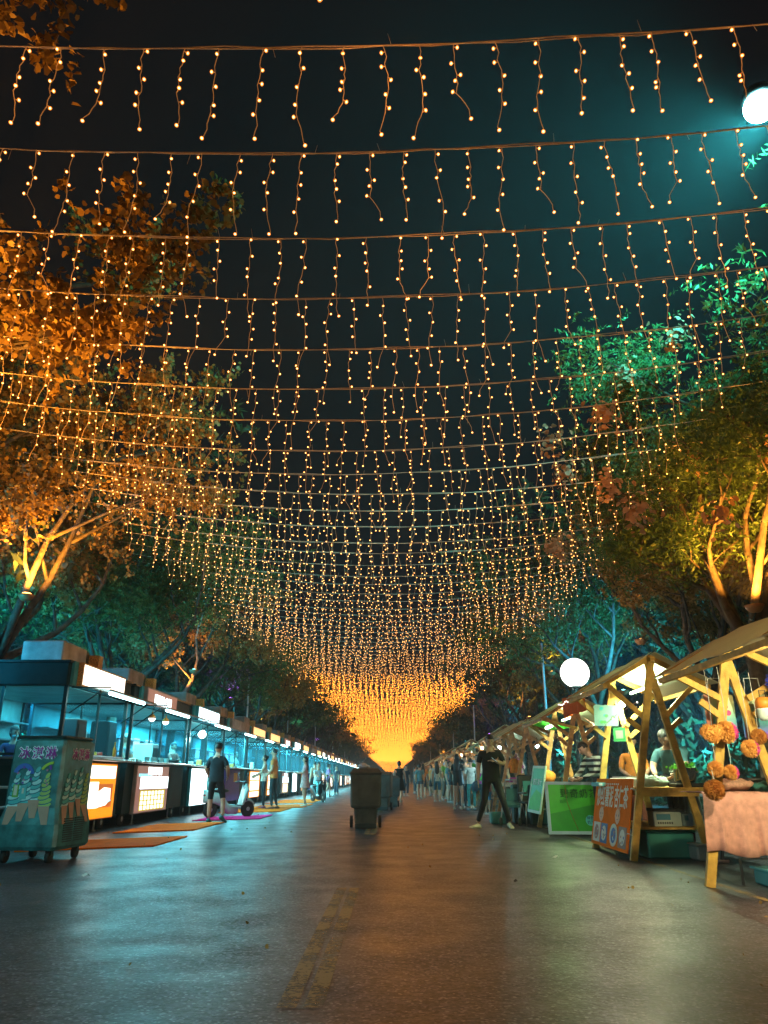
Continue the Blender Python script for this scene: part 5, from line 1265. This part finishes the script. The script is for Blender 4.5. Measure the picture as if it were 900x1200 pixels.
# ------------------------------------------------------------ people. local frame: facing -Y, z up, standing height 1.70 before scaling
BASE = dict(pelvis=(0,0,.93), belly=(0,.0,1.06), chest=(0,.0,1.24), neck0=(0,.01,1.41), neck1=(0,-.005,1.48), head=(0,-.012,1.585),
    lsh=(.165,0,1.37), lel=(.215,.02,1.10), lwr=(.225,-.05,.86), rsh=(-.165,0,1.37), rel=(-.215,.02,1.10), rwr=(-.225,-.05,.86),
    lhip=(.085,0,.88), lkn=(.10,-.015,.49), lan=(.10,.02,.085), rhip=(-.085,0,.88), rkn=(-.10,-.015,.49), ran=(-.10,.02,.085))
RAD = dict(pelvis=(.145,.105), belly=(.135,.10), chest=(.155,.105), neck0=(.075,.07), neck1=(.05,.052), head=(.05,.05),
    sh=.066, el=.044, wr=.030, hip=.092, kn=.058, an=.040)
def person(pose, look, label, loc, rz=0, h=1.7, female=False, group=None, cat='person', detail=True):
    J = {k: Vector(v) for k, v in BASE.items()}
    for k, v in pose.items():
        if k in J: J[k] = Vector(v)
    names = list(J); idx = {n: i for i, n in enumerate(names)}
    E = [('pelvis','belly'),('belly','chest'),('chest','neck0'),('neck0','neck1'),('neck1','head'),('chest','lsh'),('lsh','lel'),('lel','lwr'),('chest','rsh'),('rsh','rel'),('rel','rwr'),
         ('pelvis','lhip'),('lhip','lkn'),('lkn','lan'),('pelvis','rhip'),('rhip','rkn'),('rkn','ran')]
    me = bpy.data.meshes.new('skel'); me.from_pydata([J[n] for n in names], [(idx[a], idx[b]) for a, b in E], [])
    o = bpy.data.objects.new('skel', me); COL.objects.link(o)
    o.modifiers.new('s', 'SKIN'); sv = me.skin_vertices[0].data
    bulk = look.get('bulk', 1.0)
    for n in names:
        key = n if n in RAD else n[1:]
        r = RAD[key]; r = r if hasattr(r, '__len__') else (r, r)
        k = bulk*(.9 if female and key in ('chest', 'sh', 'el', 'wr') else 1)
        sv[idx[n]].radius = (r[0]*k, r[1]*k)
    sv[idx['pelvis']].use_root = True
    o.modifiers['s'].branch_smoothing = .6
    m2 = o.modifiers.new('u', 'SUBSURF'); m2.levels = 1 if detail else 0; m2.render_levels = m2.levels
    dg = bpy.context.evaluated_depsgraph_get(); dg.update()
    em = bpy.data.meshes.new_from_object(o.evaluated_get(dg)); bpy.data.objects.remove(o)
    sl, pl = look.get('sleeve', .6), look.get('leg', 2.0)
    def seg(p, a, b):
        d = b-a; t = max(0, min(1, (p-a).dot(d)/max(d.length_squared, 1e-9))); return (p-(a+d*t)).length, t
    vs = [v.co.copy() for v in em.vertices]; mb = MB(); mb.v = [tuple(v) for v in vs]
    for p in em.polygons:
        c = p.center; best = None
        for a, b in E:
            d, t = seg(c, J[a], J[b])
            if best is None or d < best[0]: best = (d, t, a, b)
        _, t, a, b = best; mi = 1
        if b in ('neck1', 'head'): mi = 0
        elif a == 'chest' and b == 'neck0': mi = 0 if t > .8 else 1
        elif a in ('lsh', 'rsh'): mi = 1 if t < sl else 0
        elif a in ('lel', 'rel'): mi = 1 if 1+t < sl else 0
        elif a == 'pelvis' and b != 'belly': mi = 2
        elif a == 'pelvis': mi = 2 if t < .25 else 1
        elif a in ('lhip', 'rhip'): mi = 2 if t < pl else 0
        elif a in ('lkn', 'rkn'): mi = 2 if 1+t < pl else 0
        mb.f.append(tuple(p.vertices)); mb.m.append(mi); mb.sm.append(True)
    # head
    hr = Euler(pose.get('head_rot', (0, 0, 0))).to_matrix().to_4x4(); hc = J['head']
    HM = Matrix.Translation(hc) @ hr
    hb = MB(); hb.ball((0, 0, 0), (.076, .096, .118), 18, 14)
    nv = []
    for p in hb.v:
        x, y, z = p
        if z < 0: k = 1+z*1.9*(1 if y < 0 else .6); x *= max(.55, k*1.02); y *= max(.72, 1+z*1.3)
        if y < -.05: y = -.05+(y+.05)*.82
        nv.append(HM @ Vector((x, y, z)))
    mb.add(nv, hb.f, 0, True)
    def hp(*a): return HM @ Vector(a)
    mb.tube([hp(0, -.084, .018), hp(0, -.096, -.012), hp(0, -.103, -.026), hp(0, -.088, -.036)], [.006, .010, .014, .008], 6, 0)
    for s in (-1, 1):
        mb.ball(hp(s*.076, .005, -.005), (.010, .020, .030), 6, 5, 0)
        mb.ball(hp(s*.029, -.079, .012), (.013, .006, .006), 6, 4, 4)
        mb.tube([hp(s*.014, -.087, .030), hp(s*.045, -.077, .031)], .0035, 4, 4)
    mb.tube([hp(-.022, -.080, -.060), hp(0, -.085, -.059), hp(.022, -.080, -.060)], [.003, .006, .003], 5, 5)
    # hands
    for s, w_, e in ((1, 'lwr', 'lel'), (-1, 'rwr', 'rel')):
        d = (J[w_]-J[e]).normalized(); key = 'lhand' if s > 0 else 'rhand'
        if key in pose: d = Vector(pose[key]).normalized()
        side = Vector((0, -1, 0)); side = (side-d*side.dot(d)); side = side.normalized() if side.length > .1 else d.orthogonal().normalized()
        nrm = d.cross(side).normalized(); inward = nrm*(-s) if nrm.x*s > 0 else nrm*s
        inward = nrm if (nrm.x*s) < 0 else -nrm
        w0 = J[w_]
        mb.tube([w0-d*.01, w0+d*.03, w0+d*.075, w0+d*.095], [.024, .034, .038, .030], 8, 0, squash=.5, side=side)
        for i, (q, L) in enumerate(((.027, .062), (.009, .072), (-.009, .067), (-.026, .052))):
            p = w0+d*.088+side*q; c = pose.get('curl', .35)
            mb.tube([p, p+d*L*.5+inward*L*.12*c*2, p+d*L*.85+inward*L*.5*c, p+d*L*.95+inward*L*.9*c], [.0085, .008, .007, .005], 5, 0)
        p = w0+d*.03+side*.028
        mb.tube([p, p+side*.022+d*.02+inward*.008, p+side*.028+d*.048+inward*.018, p+side*.022+d*.062+inward*.022], [.012, .011, .009, .006], 5, 0)
    # feet
    for s, a, k in ((1, 'lan', 'lkn'), (-1, 'ran', 'rkn')):
        key = 'lfoot' if s > 0 else 'rfoot'; fd = Vector(pose.get(key, (s*.12, -1, 0))).normalized(); an = J[a]; up = Vector((0, 0, 1)); up = (up-fd*up.dot(fd)).normalized(); sd = fd.cross(up)
        base = an-up*.085
        secs = [(-.075, .028, .03, .05), (-.06, .036, .03, .07), (-.01, .040, .04, .09), (.05, .042, .03, .065), (.12, .047, .025, .045), (.165, .042, .02, .036), (.19, .02, .018, .028)]
        vv = []; ff = []; n = 8
        for (t, w_, _, hh) in secs:
            for q in range(n):
                an_ = 2*PI*q/n; u, v = math.cos(an_)*w_, (math.sin(an_)*.5+.5)*hh
                if v < hh*.3: v = .0
                vv.append(base+fd*t+sd*u+up*(v+.002))
        for i in range(len(secs)-1):
            for q in range(n): j = (q+1) % n; ff.append((i*n+q, i*n+j, (i+1)*n+j, (i+1)*n+q))
        ff.append(tuple(range(n-1, -1, -1))); ff.append(tuple(range((len(secs)-1)*n, len(secs)*n)))
        mb.add(vv, ff, 3, True)
    t = empty('person', loc, rz, label, cat, group); k = h/1.70; t.scale = (k, k, k)
    body = mb.build('body', [MSKIN, cloth(look.get('top', (.1, .1, .1))), cloth(look.get('bottom', (.03, .03, .03))), cloth(look.get('shoe', (.1, .1, .1))), MEYE, MLIP], t)
    # garments that stand off the body
    if not look.get('nohem'):
        b = MB(); P, Bl = J['pelvis'], J['belly']; d = (Bl-P).normalized(); q = .98*bulk
        prof = [(P-d*.07, .158*q), (P+d*.02, .156*q), (Bl, .148*q), (J['chest']-d*.02, .155*q)]
        b.tube([p for p, r in prof], [r for p, r in prof], 16, 0, cap=False, squash=.74, side=(1, 0, 0)); b.build('shirt_hem', cloth(look.get('top', (.1, .1, .1))), t)
    if look.get('skirt'):
        L, fl, c = look['skirt']; P = J['pelvis']; b = MB(); n = 24; vs = []; fs = []
        for i, (z, r) in enumerate(((.30, .128), (.16, .125), (.02, .16), (-L*.5, .16+fl*.5), (-L, .16+fl))):
            for q in range(n):
                a = 2*PI*q/n; f = 1+.06*math.sin(a*6)*max(0, -z)/max(L, .1); vs.append((P.x+r*f*math.cos(a), P.y+r*f*.78*math.sin(a), P.z+z))
        for i in range(4):
            for q in range(n): j = (q+1) % n; fs.append((i*n+q, i*n+j, (i+1)*n+j, (i+1)*n+q))
        b.add(vs, fs, 0, True); b.build('dress', cloth(c), t)
    hair = look.get('hair', 'short'); b = MB(); hb = MB(); hb.ball((0, .006, .012), (.084, .103, .118), 18, 14)
    keep = []
    for f in hb.f:
        c = sum((Vector(hb.v[i]) for i in f), Vector())/len(f)
        low = -.02 if hair == 'short' else -.10
        if c.z > .062 or (c.y > -.02-(c.z*.3) and c.z > low and c.y > .0) or (abs(c.x) > .06 and c.z > (.0 if hair == 'short' else -.08) and c.y > -.03): keep.append(f)
    b.add([HM @ Vector(p) for p in hb.v], keep, 0, True)
    if hair == 'long':
        pts = [HM @ Vector((0, .055, .03)), HM @ Vector((0, .075, -.08)), HM @ Vector((0, .09, -.20)), HM @ Vector((0, .10, -.34)), HM @ Vector((0, .095, -.47))]
        b.tube(pts, [.07, .085, .105, .10, .04], 12, 0, squash=.42, side=(1, 0, 0))
    if hair == 'bun': b.ball(HM @ Vector((0, .10, .05)), (.045, .045, .045), 10, 7)
    if look.get('cap'):
        cb = MB(); cb.lathe([(.088, .03), (.09, .06), (.075, .105), (.03, .13)], n=16, M=HM); cb.slab([HM @ Vector(p) for p in ((-.06, -.07, .045), (.06, -.07, .045), (.045, -.16, .035), (-.045, -.16, .035))], (0, 0, .008)); cb.build('cap', cloth(look['cap']), t)
    if b.f: b.build('hair', MHAIR, t)
    if look.get('mask'):
        b = MB(); b.ball((0, -.052, -.052), (.058, .048, .042), 12, 8); b.v = [tuple(HM @ Vector(p)) for p in b.v]; b.build('face_mask', MMASK, t)
    return t, J, HM
def carry(p, J, hand, mbuild, name, m, label, cat):
    t, JJ, _ = p; k = t.scale[0]; w_ = Matrix.Rotation(t.rotation_euler[2], 4, 'Z') @ (JJ[hand]*k); o = mbuild.build(name, m, None, Vector(t.location)+w_); tag(o, label, cat); return o
BLK = (.012, .013, .016)
# man in black striding to the right, reading a phone
pose = dict(pelvis=(0,0,.90), belly=(0,-.01,1.04), chest=(0,-.02,1.23), neck0=(0,-.03,1.40), neck1=(0,-.06,1.46), head=(0,-.09,1.56), head_rot=(R(24),0,R(8)),
    lhip=(.09,0,.86), lkn=(.20,-.12,.49), lan=(.31,.12,.10), lfoot=(.25,-1,-.12), rhip=(-.09,0,.86), rkn=(-.15,-.14,.48), ran=(-.29,-.04,.09), rfoot=(-.75,-.7,.06),
    rsh=(-.175,-.02,1.36), rel=(-.24,.02,1.09), rwr=(-.25,-.12,.85), lsh=(.175,-.02,1.36), lel=(.26,-.02,1.13), lwr=(.09,-.25,1.19), lhand=(-.9,-.35,.1))
P1 = person(pose, dict(top=BLK, bottom=BLK, shoe=(.75, .62, .45), leg=1.9, sleeve=.75, bulk=1.12), 'man in black T-shirt and trousers striding across the road while reading a phone', (1.98, 15.8, 0), R(-6), 1.79)
b = MB(); b.box((-.04, -.075, -.006), (.04, .075, .006), bev=.004); b.box((-.034, -.068, .0061), (.034, .068, .0072), 1)
o = thing1('phone', b, [MBLACK, emis('screen', (.5, .8, .9), .6)], (2.02, 15.50, 1.27), 'phone held up before the chest of the man in black', 'phone'); o.rotation_euler = (R(35), R(10), R(60))
b = MB(); b.ball((0, 0, -.10), (.09, .06, .10), 12, 8); b.tube([(-.03, 0, -.03), (-.01, 0, .06), (.03, 0, -.03)], .006, 4)
thing1('shopping_bag', b, flat('blue_bag', (.05, .16, .32), .5), (1.66, 15.68, .88), 'small blue bag swinging from the right hand of the man in black', 'bag')
b = MB(); b.box((-.04, -.012, -.09), (.04, 0, 0)); 
# person in black shorts seen from behind, stepping
pose = dict(lkn=(.12,-.03,.48), lan=(.10,.05,.09), rhip=(-.09,0,.88), rkn=(-.17,-.06,.50), ran=(-.25,.12,.14), rfoot=(-.3,-1,-.45), lel=(.25,.03,1.12), lwr=(.20,-.16,.95), rel=(-.27,.03,1.12), rwr=(-.20,-.18,.97), chest=(0,.0,1.24))
person(pose, dict(top=(.015, .035, .05), bottom=(.012, .02, .028), shoe=(.05, .25, .27), leg=.95, sleeve=.8, cap=(.01, .015, .02), bulk=1.15, hair='short'), 'person in dark T-shirt, cap and shorts seen from behind on the pink mat', (-4.02, 17.9, 0), R(172), 1.70)
# orange vest man
pose = dict(rel=(-.24,-.03,1.10), rwr=(-.20,-.20,1.00), lel=(.23,.02,1.10), lwr=(.16,-.12,.98), lkn=(.11,-.03,.49), rkn=(-.10,.0,.49), ran=(-.14,.10,.085))
person(pose, dict(top=(.75, .24, .06), bottom=(.015, .03, .04), shoe=(.15, .05, .04), sleeve=.55, bulk=1.08), 'man in orange top and dark trousers at the kiosk with the striped poster', (-3.85, 25.4, 0), R(-100), 1.84)
person(dict(lel=(.2,-.1,1.15), lwr=(.12,-.3,1.05), rel=(-.2,-.1,1.12), rwr=(-.1,-.28,1.02)), dict(top=(.75, .5, .42), bottom=(.02, .03, .04), shoe=(.4, .08, .12), sleeve=.6, hair='bun'), 'woman in pale peach top standing beside the man in the orange top', (-4.25, 26.0, 0), R(-80), 1.66, female=True)
# pink dress woman
person(dict(lel=(.19,-.08,1.13), lwr=(.10,-.27,1.12), rel=(-.19,-.08,1.13), rwr=(-.08,-.27,1.14), rkn=(-.09,-.03,.5), ran=(-.10,.06,.085)), dict(top=(.70, .40, .42), bottom=(.7, .4, .42), shoe=(.8, .75, .6), leg=.35, sleeve=.7, hair='long', skirt=(.30, .05, (.70, .40, .38))), 'woman with long black hair in a short pink dress facing the kiosks', (-3.1, 27.8, 0), R(-75), 1.66, female=True)
# black dress woman walking away
person(dict(lel=(.24,.06,1.12), lwr=(.26,.02,.88), rel=(-.24,-.02,1.12), rwr=(-.27,-.12,.9), rkn=(-.09,.08,.50), ran=(-.08,.24,.15), rfoot=(0,-.8,-.6), lan=(.07,-.04,.085)), dict(top=BLK, bottom=BLK, shoe=(.5, .35, .28), leg=.5, sleeve=.15, hair='bun', skirt=(.42, .10, BLK)), 'woman in a sleeveless black dress walking away down the middle of the road', (.27, 31.2, 0), R(178), 1.58, female=True)
# long haired woman right
person(dict(rkn=(-.12,-.1,.5), ran=(-.13,.0,.085), lan=(.11,.1,.085), lel=(.2,-.06,1.12), lwr=(.1,-.22,1.0)), dict(top=(.015, .02, .022), bottom=(.03, .035, .035), shoe=(.5, .5, .42), leg=.45, sleeve=.7, hair='long'), 'woman with long black hair, black top and bare legs before the stalls', (2.08, 25.2, 0), R(160), 1.66, female=True)
person(dict(lel=(.22,-.02,1.12), lwr=(.16,-.2,1.0), rkn=(-.12,-.05,.5)), dict(top=(.62, .66, .58), bottom=(.04, .32, .33), shoe=(.2, .3, .35), leg=1.9, sleeve=.65), 'person in white shirt and teal trousers beside the long-haired woman in black', (2.45, 24.6, 0), R(195), 1.52)
person(dict(rel=(-.2,-.08,1.12), rwr=(-.1,-.3,1.06)), dict(top=(.6, .62, .66), bottom=(.05, .06, .08), shoe=(.5, .5, .5), sleeve=.65, hair='short'), 'person in pale shirt half hidden between the long-haired woman and the teal trousers', (2.3, 25.9, 0), R(150), 1.5)
person({}, dict(top=(.5, .2, .25), bottom=(.1, .3, .5), shoe=(.5, .5, .5), leg=.9, hair='short'), 'child in a reddish top by the cloth stall behind the man in black', (2.62, 21.8, 0), R(40), 1.15)
# scooter rider
sit = dict(pelvis=(0,.05,.78), belly=(0,.02,.92), chest=(0,-.03,1.10), neck0=(0,-.04,1.27), neck1=(0,-.06,1.34), head=(0,-.07,1.44), lsh=(.165,-.03,1.23), rsh=(-.165,-.03,1.23), lel=(.22,-.2,1.05), rel=(-.22,-.2,1.05), lwr=(.2,-.4,1.02), rwr=(-.2,-.4,1.02),
    lhip=(.09,.03,.75), lkn=(.13,-.33,.72), lan=(.12,-.28,.32), rhip=(-.09,.03,.75), rkn=(-.13,-.33,.72), ran=(-.12,-.28,.32))
person(sit, dict(top=(.6, .72, .78), bottom=(.15, .45, .5), shoe=(.7, .7, .7), leg=1.9), 'rider in pale top and teal trousers sitting on the dark scooter by the far kiosks', (-3.15, 33.0, 0), R(30), 1.7)
def scooter(x, y, rz, m, m2, label, seat=.66):
    t = empty('scooter', (x, y, 0), rz, label, 'scooter')   # front towards -Y
    b = MB(); b.add(*shell([(-.75, .05, .82, .40), (-.60, .13, .80, .36), (-.2, .15, .70, .36), (.05, .12, .40, .30), (.35, .10, .36, .26)], +1), 0, True); 
    b.build('rear_body', m, t)
    b = MB(); b.slab([(-.17, -.46, .36), (.17, -.46, .36), (.22, -.60, .78), (.12, -.60, .98), (-.12, -.60, .98), (-.22, -.60, .78)], (0, -.06, .0)); b.box((-.14, -.45, .27), (.14, .12, .33), bev=.02); b.build('leg_shield', m, t)
    b = MB(); b.ball((0, .28, .77), (.14, .36, .07), 14, 8); b.build('seat', MBLACK, t)
    b = MB(); b.ball((0, .60, .98), (.17, .06, .20), 14, 8); b.tube([(0, .55, .72), (0, .6, .9)], .03, 6); b.build('backrest', m2, t)
    b = MB(); b.tube([(-.33, -.44, 1.02), (-.18, -.52, 1.04), (0, -.56, 1.02), (.18, -.52, 1.04), (.33, -.44, 1.02)], .018, 8); b.tube([(0, -.56, 1.02), (0, -.68, .5), (0, -.74, .24)], .035, 8); b.build('handlebar', MBLACK, t)
    for s in (-1, 1): b = MB(); b.tube([(s*.22, -.52, 1.04), (s*.28, -.54, 1.2)], .008, 4); b.ball((s*.30, -.54, 1.25), (.06, .015, .045), 10, 6); b.build('mirror', MBLACK, t)
    b = MB(); b.ball((0, -.62, .88), (.09, .06, .07), 12, 8); b.build('headlight', MSTEEL, t)
    b = MB(); b.box((-.07, .70, .62), (.07, .755, .68), bev=.01); b.build('tail_light', flat('red_lens', (.5, .02, .02), .2), t)
    for yy in (-.74, .52):
        b = MB(); b.lathe([(.16, -.045), (.21, -.05), (.235, 0), (.21, .05), (.16, .045)], c=(0, yy, .236), n=22, axis='x'); w_ = b.build('wheel', MRUB, t)
        b = MB(); b.lathe([(.03, -.05), (.155, -.03), (.155, .03), (.03, .05)], c=(0, yy, .236), n=18, axis='x'); b.build('rim', MSTEEL, w_)
    b = MB(); b.tube([(0, -.74+.25*math.cos(a)*1.05, .236+.27*math.sin(a)) for a in [PI*(.15+.7*i/8) for i in range(9)]], .055, 6, squash=.25); b.build('front_mudguard', m, t)
    t.scale = (.82, .82, .82); return t
def shell(rows, s):
    n = 12; vs = []; fs = []
    for (y, w_, z, h) in rows:
        for k in range(n):
            a = 2*PI*k/n; c, q = math.cos(a), math.sin(a)
            vs.append((w_*1.15*math.copysign(abs(c)**.7, c), -y*s, z-h/2+h/2*math.copysign(abs(q)**.7, q)))
    for i in range(len(rows)-1):
        for k in range(n): j = (k+1) % n; fs.append((i*n+k, i*n+j, (i+1)*n+j, (i+1)*n+k))
    fs.append(tuple(range(n-1, -1, -1))); fs.append(tuple(range((len(rows)-1)*n, len(rows)*n)))
    return vs, fs
scooter(-4.2, 20.0, R(128), flat('scooter_white', (.45, .6, .58), .25, coat=.4), flat('backrest_grey', (.3, .5, .5), .4), 'white scooter parked on the left beside the person in black shorts')
scooter(-3.15, 33.1, R(30), MBLACK, MBLACK, 'dark scooter with a seated rider by the far kiosks')
# vendors
lean = dict(pelvis=(0,.10,.92), belly=(0,.06,1.05), chest=(0,-.06,1.22), neck0=(0,-.15,1.36), neck1=(0,-.20,1.41), head=(0,-.27,1.48), head_rot=(R(38),0,0), lsh=(.175,-.11,1.31), rsh=(-.175,-.11,1.31),
    lel=(.24,-.20,1.08), rel=(-.24,-.20,1.08), lwr=(.13,-.42,.98), rwr=(-.13,-.42,.98), lkn=(.1,.05,.49), rkn=(-.1,.05,.49), lan=(.1,.1,.085), ran=(-.1,.1,.085))
person(lean, dict(top=(.03, .10, .13), bottom=(.03, .03, .04), shoe=(.05, .05, .05), sleeve=.7, bulk=1.12), 'stallholder in dark T-shirt bending over the steel pot', (3.98, 11.1, 0), R(-38), 1.68)
person(dict(head_rot=(R(25), 0, 0), lel=(.22,-.12,1.12), lwr=(.1,-.32,1.02), rel=(-.22,-.12,1.12), rwr=(-.1,-.32,1.02)), dict(top=(.75, .25, .04), bottom=(.2, .05, .03), shoe=(.05, .05, .05), sleeve=.9), 'stallholder in orange top behind the one bending over the pot', (3.75, 12.2, 0), R(-10), 1.58, female=True)
def stripes(c1, c2):
    m, nt, b = _nt('striped_fabric'); N, L = nt.nodes, nt.links; tc = N.new('ShaderNodeTexCoord'); w_ = N.new('ShaderNodeTexWave'); w_.bands_direction = 'Z'; w_.inputs['Scale'].default_value = 3.2
    r = N.new('ShaderNodeValToRGB'); r.color_ramp.interpolation = 'CONSTANT'; e = r.color_ramp.elements; e[0].color = (*c1, 1); e[1].position = .5; e[1].color = (*c2, 1)
    L.new(tc.outputs['Object'], w_.inputs['Vector']); L.new(w_.outputs[0], r.inputs[0]); L.new(r.outputs[0], b.inputs['Base Color']); b.inputs['Roughness'].default_value = .8; return m
sp = person(dict(lean, sleeve=1), dict(top=(.02, .02, .02), bottom=(.03, .03, .04), shoe=(.05, .05, .05), sleeve=2.0, bulk=1.1, nohem=True), 'person in a black and white striped shirt bending in the stall behind the green sign', (3.50, 13.4, 0), R(-70), 1.62)
for c in sp[0].children:
    if c.name.startswith('body'): c.data.materials[1] = stripes((.02, .02, .025), (.62, .72, .62))
person(dict(head_rot=(R(12), 0, R(30)), lel=(.22,-.12,1.12), lwr=(.1,-.32,1.08), rel=(-.22,-.12,1.12), rwr=(-.1,-.32,1.08)), dict(top=(.04, .06, .18), bottom=(.03, .03, .04), shoe=(.05, .05, .05), mask=True, hair='bun'), 'kiosk seller in a face mask at the left edge inside the nearest kiosk', (-6.70, 13.6, .18), R(25), 1.62, female=True)
# raised floor inside the nearest kiosk so the seller stands on it
b = MB(); b.box((-1.0, -.5, 0), (1.0, .5, .18)); thing1('floor_step', b, MDARK, (-6.6, 13.7, 0), 'low dark platform inside the nearest kiosk', 'platform')
person(dict(head_rot=(R(15), 0, 0), lel=(.22,-.12,1.12), lwr=(.1,-.32,1.08)), dict(top=(.03, .05, .08), bottom=(.03, .03, .04), shoe=(.05, .05, .05)), 'kiosk seller in dark clothes bending beyond the counter of the nearest kiosk', (-6.1, 15.2, .0), R(70), 1.62)
# the crowd
protos = []
CL = [((.02, .03, .05), (.03, .05, .08)), ((.75, .28, .05), (.02, .02, .03)), ((.12, .28, .32), (.05, .08, .12)), ((.12, .35, .06), (.1, .1, .1)), ((.4, .42, .4), (.03, .1, .15)), ((.35, .12, .3), (.02, .02, .03)), ((.5, .35, .25), (.05, .05, .07))]
WK = dict(lkn=(.11,-.12,.50), lan=(.11,-.10,.09), rkn=(-.09,.04,.50), ran=(-.09,.24,.14), rfoot=(0,-.85,-.5), lel=(.23,.07,1.12), lwr=(.24,.02,.88), rel=(-.23,-.05,1.12), rwr=(-.24,-.2,.92))
descr = ['navy', 'orange', 'grey blue', 'lime green', 'pale grey', 'purple', 'tan']
spots = [(.75, 44), (1.6, 41), (1.3, 37.5), (2.4, 35), (1.9, 33.5), (2.5, 29.2), (2.65, 28.6), (1.1, 52), (2.0, 45), (.6, 58), (1.8, 60), (2.7, 38.5), (-3.4, 42), (-3.9, 38), (-3.6, 47), (-3.0, 56), (1.9, 31.8), (2.6, 27.4)]
for i, (x, y) in enumerate(spots):
    q = i % 7
    if i < 7:
        t = person(WK if i % 2 else {}, dict(top=CL[q][0], bottom=CL[q][1], shoe=(.4, .4, .4), leg=(1.9, .9, .5)[i % 3], hair=('short', 'long', 'bun')[i % 3]), 'distant shopper in a %s top in the crowd by the right stalls' % descr[q], (x, y, 0), R(180 if i % 3 else 20), rng.uniform(1.55, 1.72), i % 3 > 0, 'distant shoppers', detail=False)[0]
        protos.append(t)
    else: dup(protos[q], (x+rng.uniform(-.2, .5), y+rng.uniform(-.6, .6), 0), rng.uniform(0, 6), 'tiny distant shopper in a %s top far down the %s side' % (descr[q], 'left' if x < 0 else 'right'), 'distant shoppers')
# ------------------------------------------------------------ fallen leaves scattered thinly over the road
r = np.random.RandomState(5); n = 110
xy = np.stack([r.uniform(-5, 7, n), 2.5+r.uniform(0, 1, n)**1.6*26, np.full(n, .022)], 1); xy[:, 0] = np.where(r.uniform(0, 1, n) < .75, np.sign(xy[:, 0])*r.uniform(2.0, 5.2, n)*np.where(xy[:, 0] > 0, .62, 1), xy[:, 0]*.5)
o = link('fallen_leaves', leaf_mesh('fallen_leaves', xy, 0, .013, MLEAFR, 'round', 6)); tag(o, 'small dry fallen leaves scattered thinly over the asphalt', 'leaves', kind='stuff')
for (x, y, c, rz, lab, cp) in ((-6.3, 18.2, (.35, .4, .42), 80, 'kiosk cook in a grey top and white cap inside the menu grid kiosk', (.6, .62, .6)),
                               (-6.4, 22.6, (.5, .12, .08), 70, 'kiosk cook in a dark red top inside the kiosk with the white poster', None),
                               (-6.3, 31.2, (.6, .6, .55), 85, 'kiosk cook in a pale top opposite the man in the orange top', None)):
    person(dict(head_rot=(R(20), 0, 0), lel=(.22,-.12,1.12), lwr=(.1,-.32,1.08), rel=(-.22,-.12,1.12), rwr=(-.1,-.34,1.10)), dict(top=c, bottom=(.03, .03, .04), shoe=(.05, .05, .05), cap=cp), lab, (x, y, .26), R(rz), 1.66)
b = MB(); b.box((-.9, -7.2, .241), (.6, 8.4, .258)); thing1('floor_boards', b, MDARK2, (-6.6, 24.0, 0), 'dark floor boards inside the second to fifth kiosks', 'floor boards')
def pan(x, y, z, r_, m, lab):
    t = empty('cooking_pan', (x, y, z), 0, lab, 'pan')
    b = MB(); b.lathe([(r_*.7, 0), (r_, .05), (r_*1.02, .09), (r_*.96, .09), (r_*.7, .02)], n=20); b.build('pan', m, t)
    b = MB(); b.tube([(0, r_, .07), (0, r_+.22, .10)], .012, 6); b.build('handle', MBLACK, t)
pan(XL+.10, 19.2, CZ+.001, .14, MBLACK, 'black pan on the counter near the far end of the second kiosk')
pan(XL+.10, 23.6, CZ+.001, .15, MSTEEL, 'steel pan on the counter of the kiosk with the white poster')
for i, (yy, c) in enumerate(((14.05, (.2, .45, .1)), (14.9, (.7, .55, .1)), (15.2, (.6, .1, .08)))):
    b = MB(); b.lathe([(.05, 0), (.06, .02), (.06, .12), (.05, .14)], n=12); thing1('sauce_jar', b, flat('jar_glaze', c, .25), (XL-.25, yy, CZ+.001), ['green', 'yellow', 'red'][i]+' sauce jar on the counter of the nearest kiosk', 'jar')
# ------------------------------------------------------------ night haze
def haze():
    m = bpy.data.materials.new('night_haze'); m.use_nodes = True; nt = m.node_tree
    nt.nodes.remove(nt.nodes['Principled BSDF']); v = nt.nodes.new('ShaderNodeVolumePrincipled')
    v.inputs['Color'].default_value = (.8, .85, .9, 1); v.inputs['Density'].default_value = HAZE
    nt.links.new(v.outputs[0], nt.nodes['Material Output'].inputs['Volume'])
    b = MB(); b.box((-60, -25, -1.2), (60, 640, 14)); o = b.build('haze', m); tag(o, 'thin night haze over the whole street', 'haze', None, 'stuff')
HAZE = .0019
haze()
# ------------------------------------------------------------ render settings
vs_ = sc.view_settings; sc.display_settings.display_device = 'sRGB'
vs_.view_transform = 'Standard'; vs_.look = 'None'; vs_.exposure = 0.0; vs_.gamma = 1.0; vs_.use_curve_mapping = False
cy = sc.cycles
cy.max_bounces = 5; cy.diffuse_bounces = 2; cy.glossy_bounces = 3; cy.transmission_bounces = 3; cy.transparent_max_bounces = 10; cy.volume_bounces = 0
cy.sample_clamp_indirect = 2.0; cy.caustics_reflective = False; cy.caustics_refractive = False
cy.use_denoising = True; cy.denoiser = 'OPENIMAGEDENOISE'; cy.use_light_tree = True
cy.use_adaptive_sampling = False
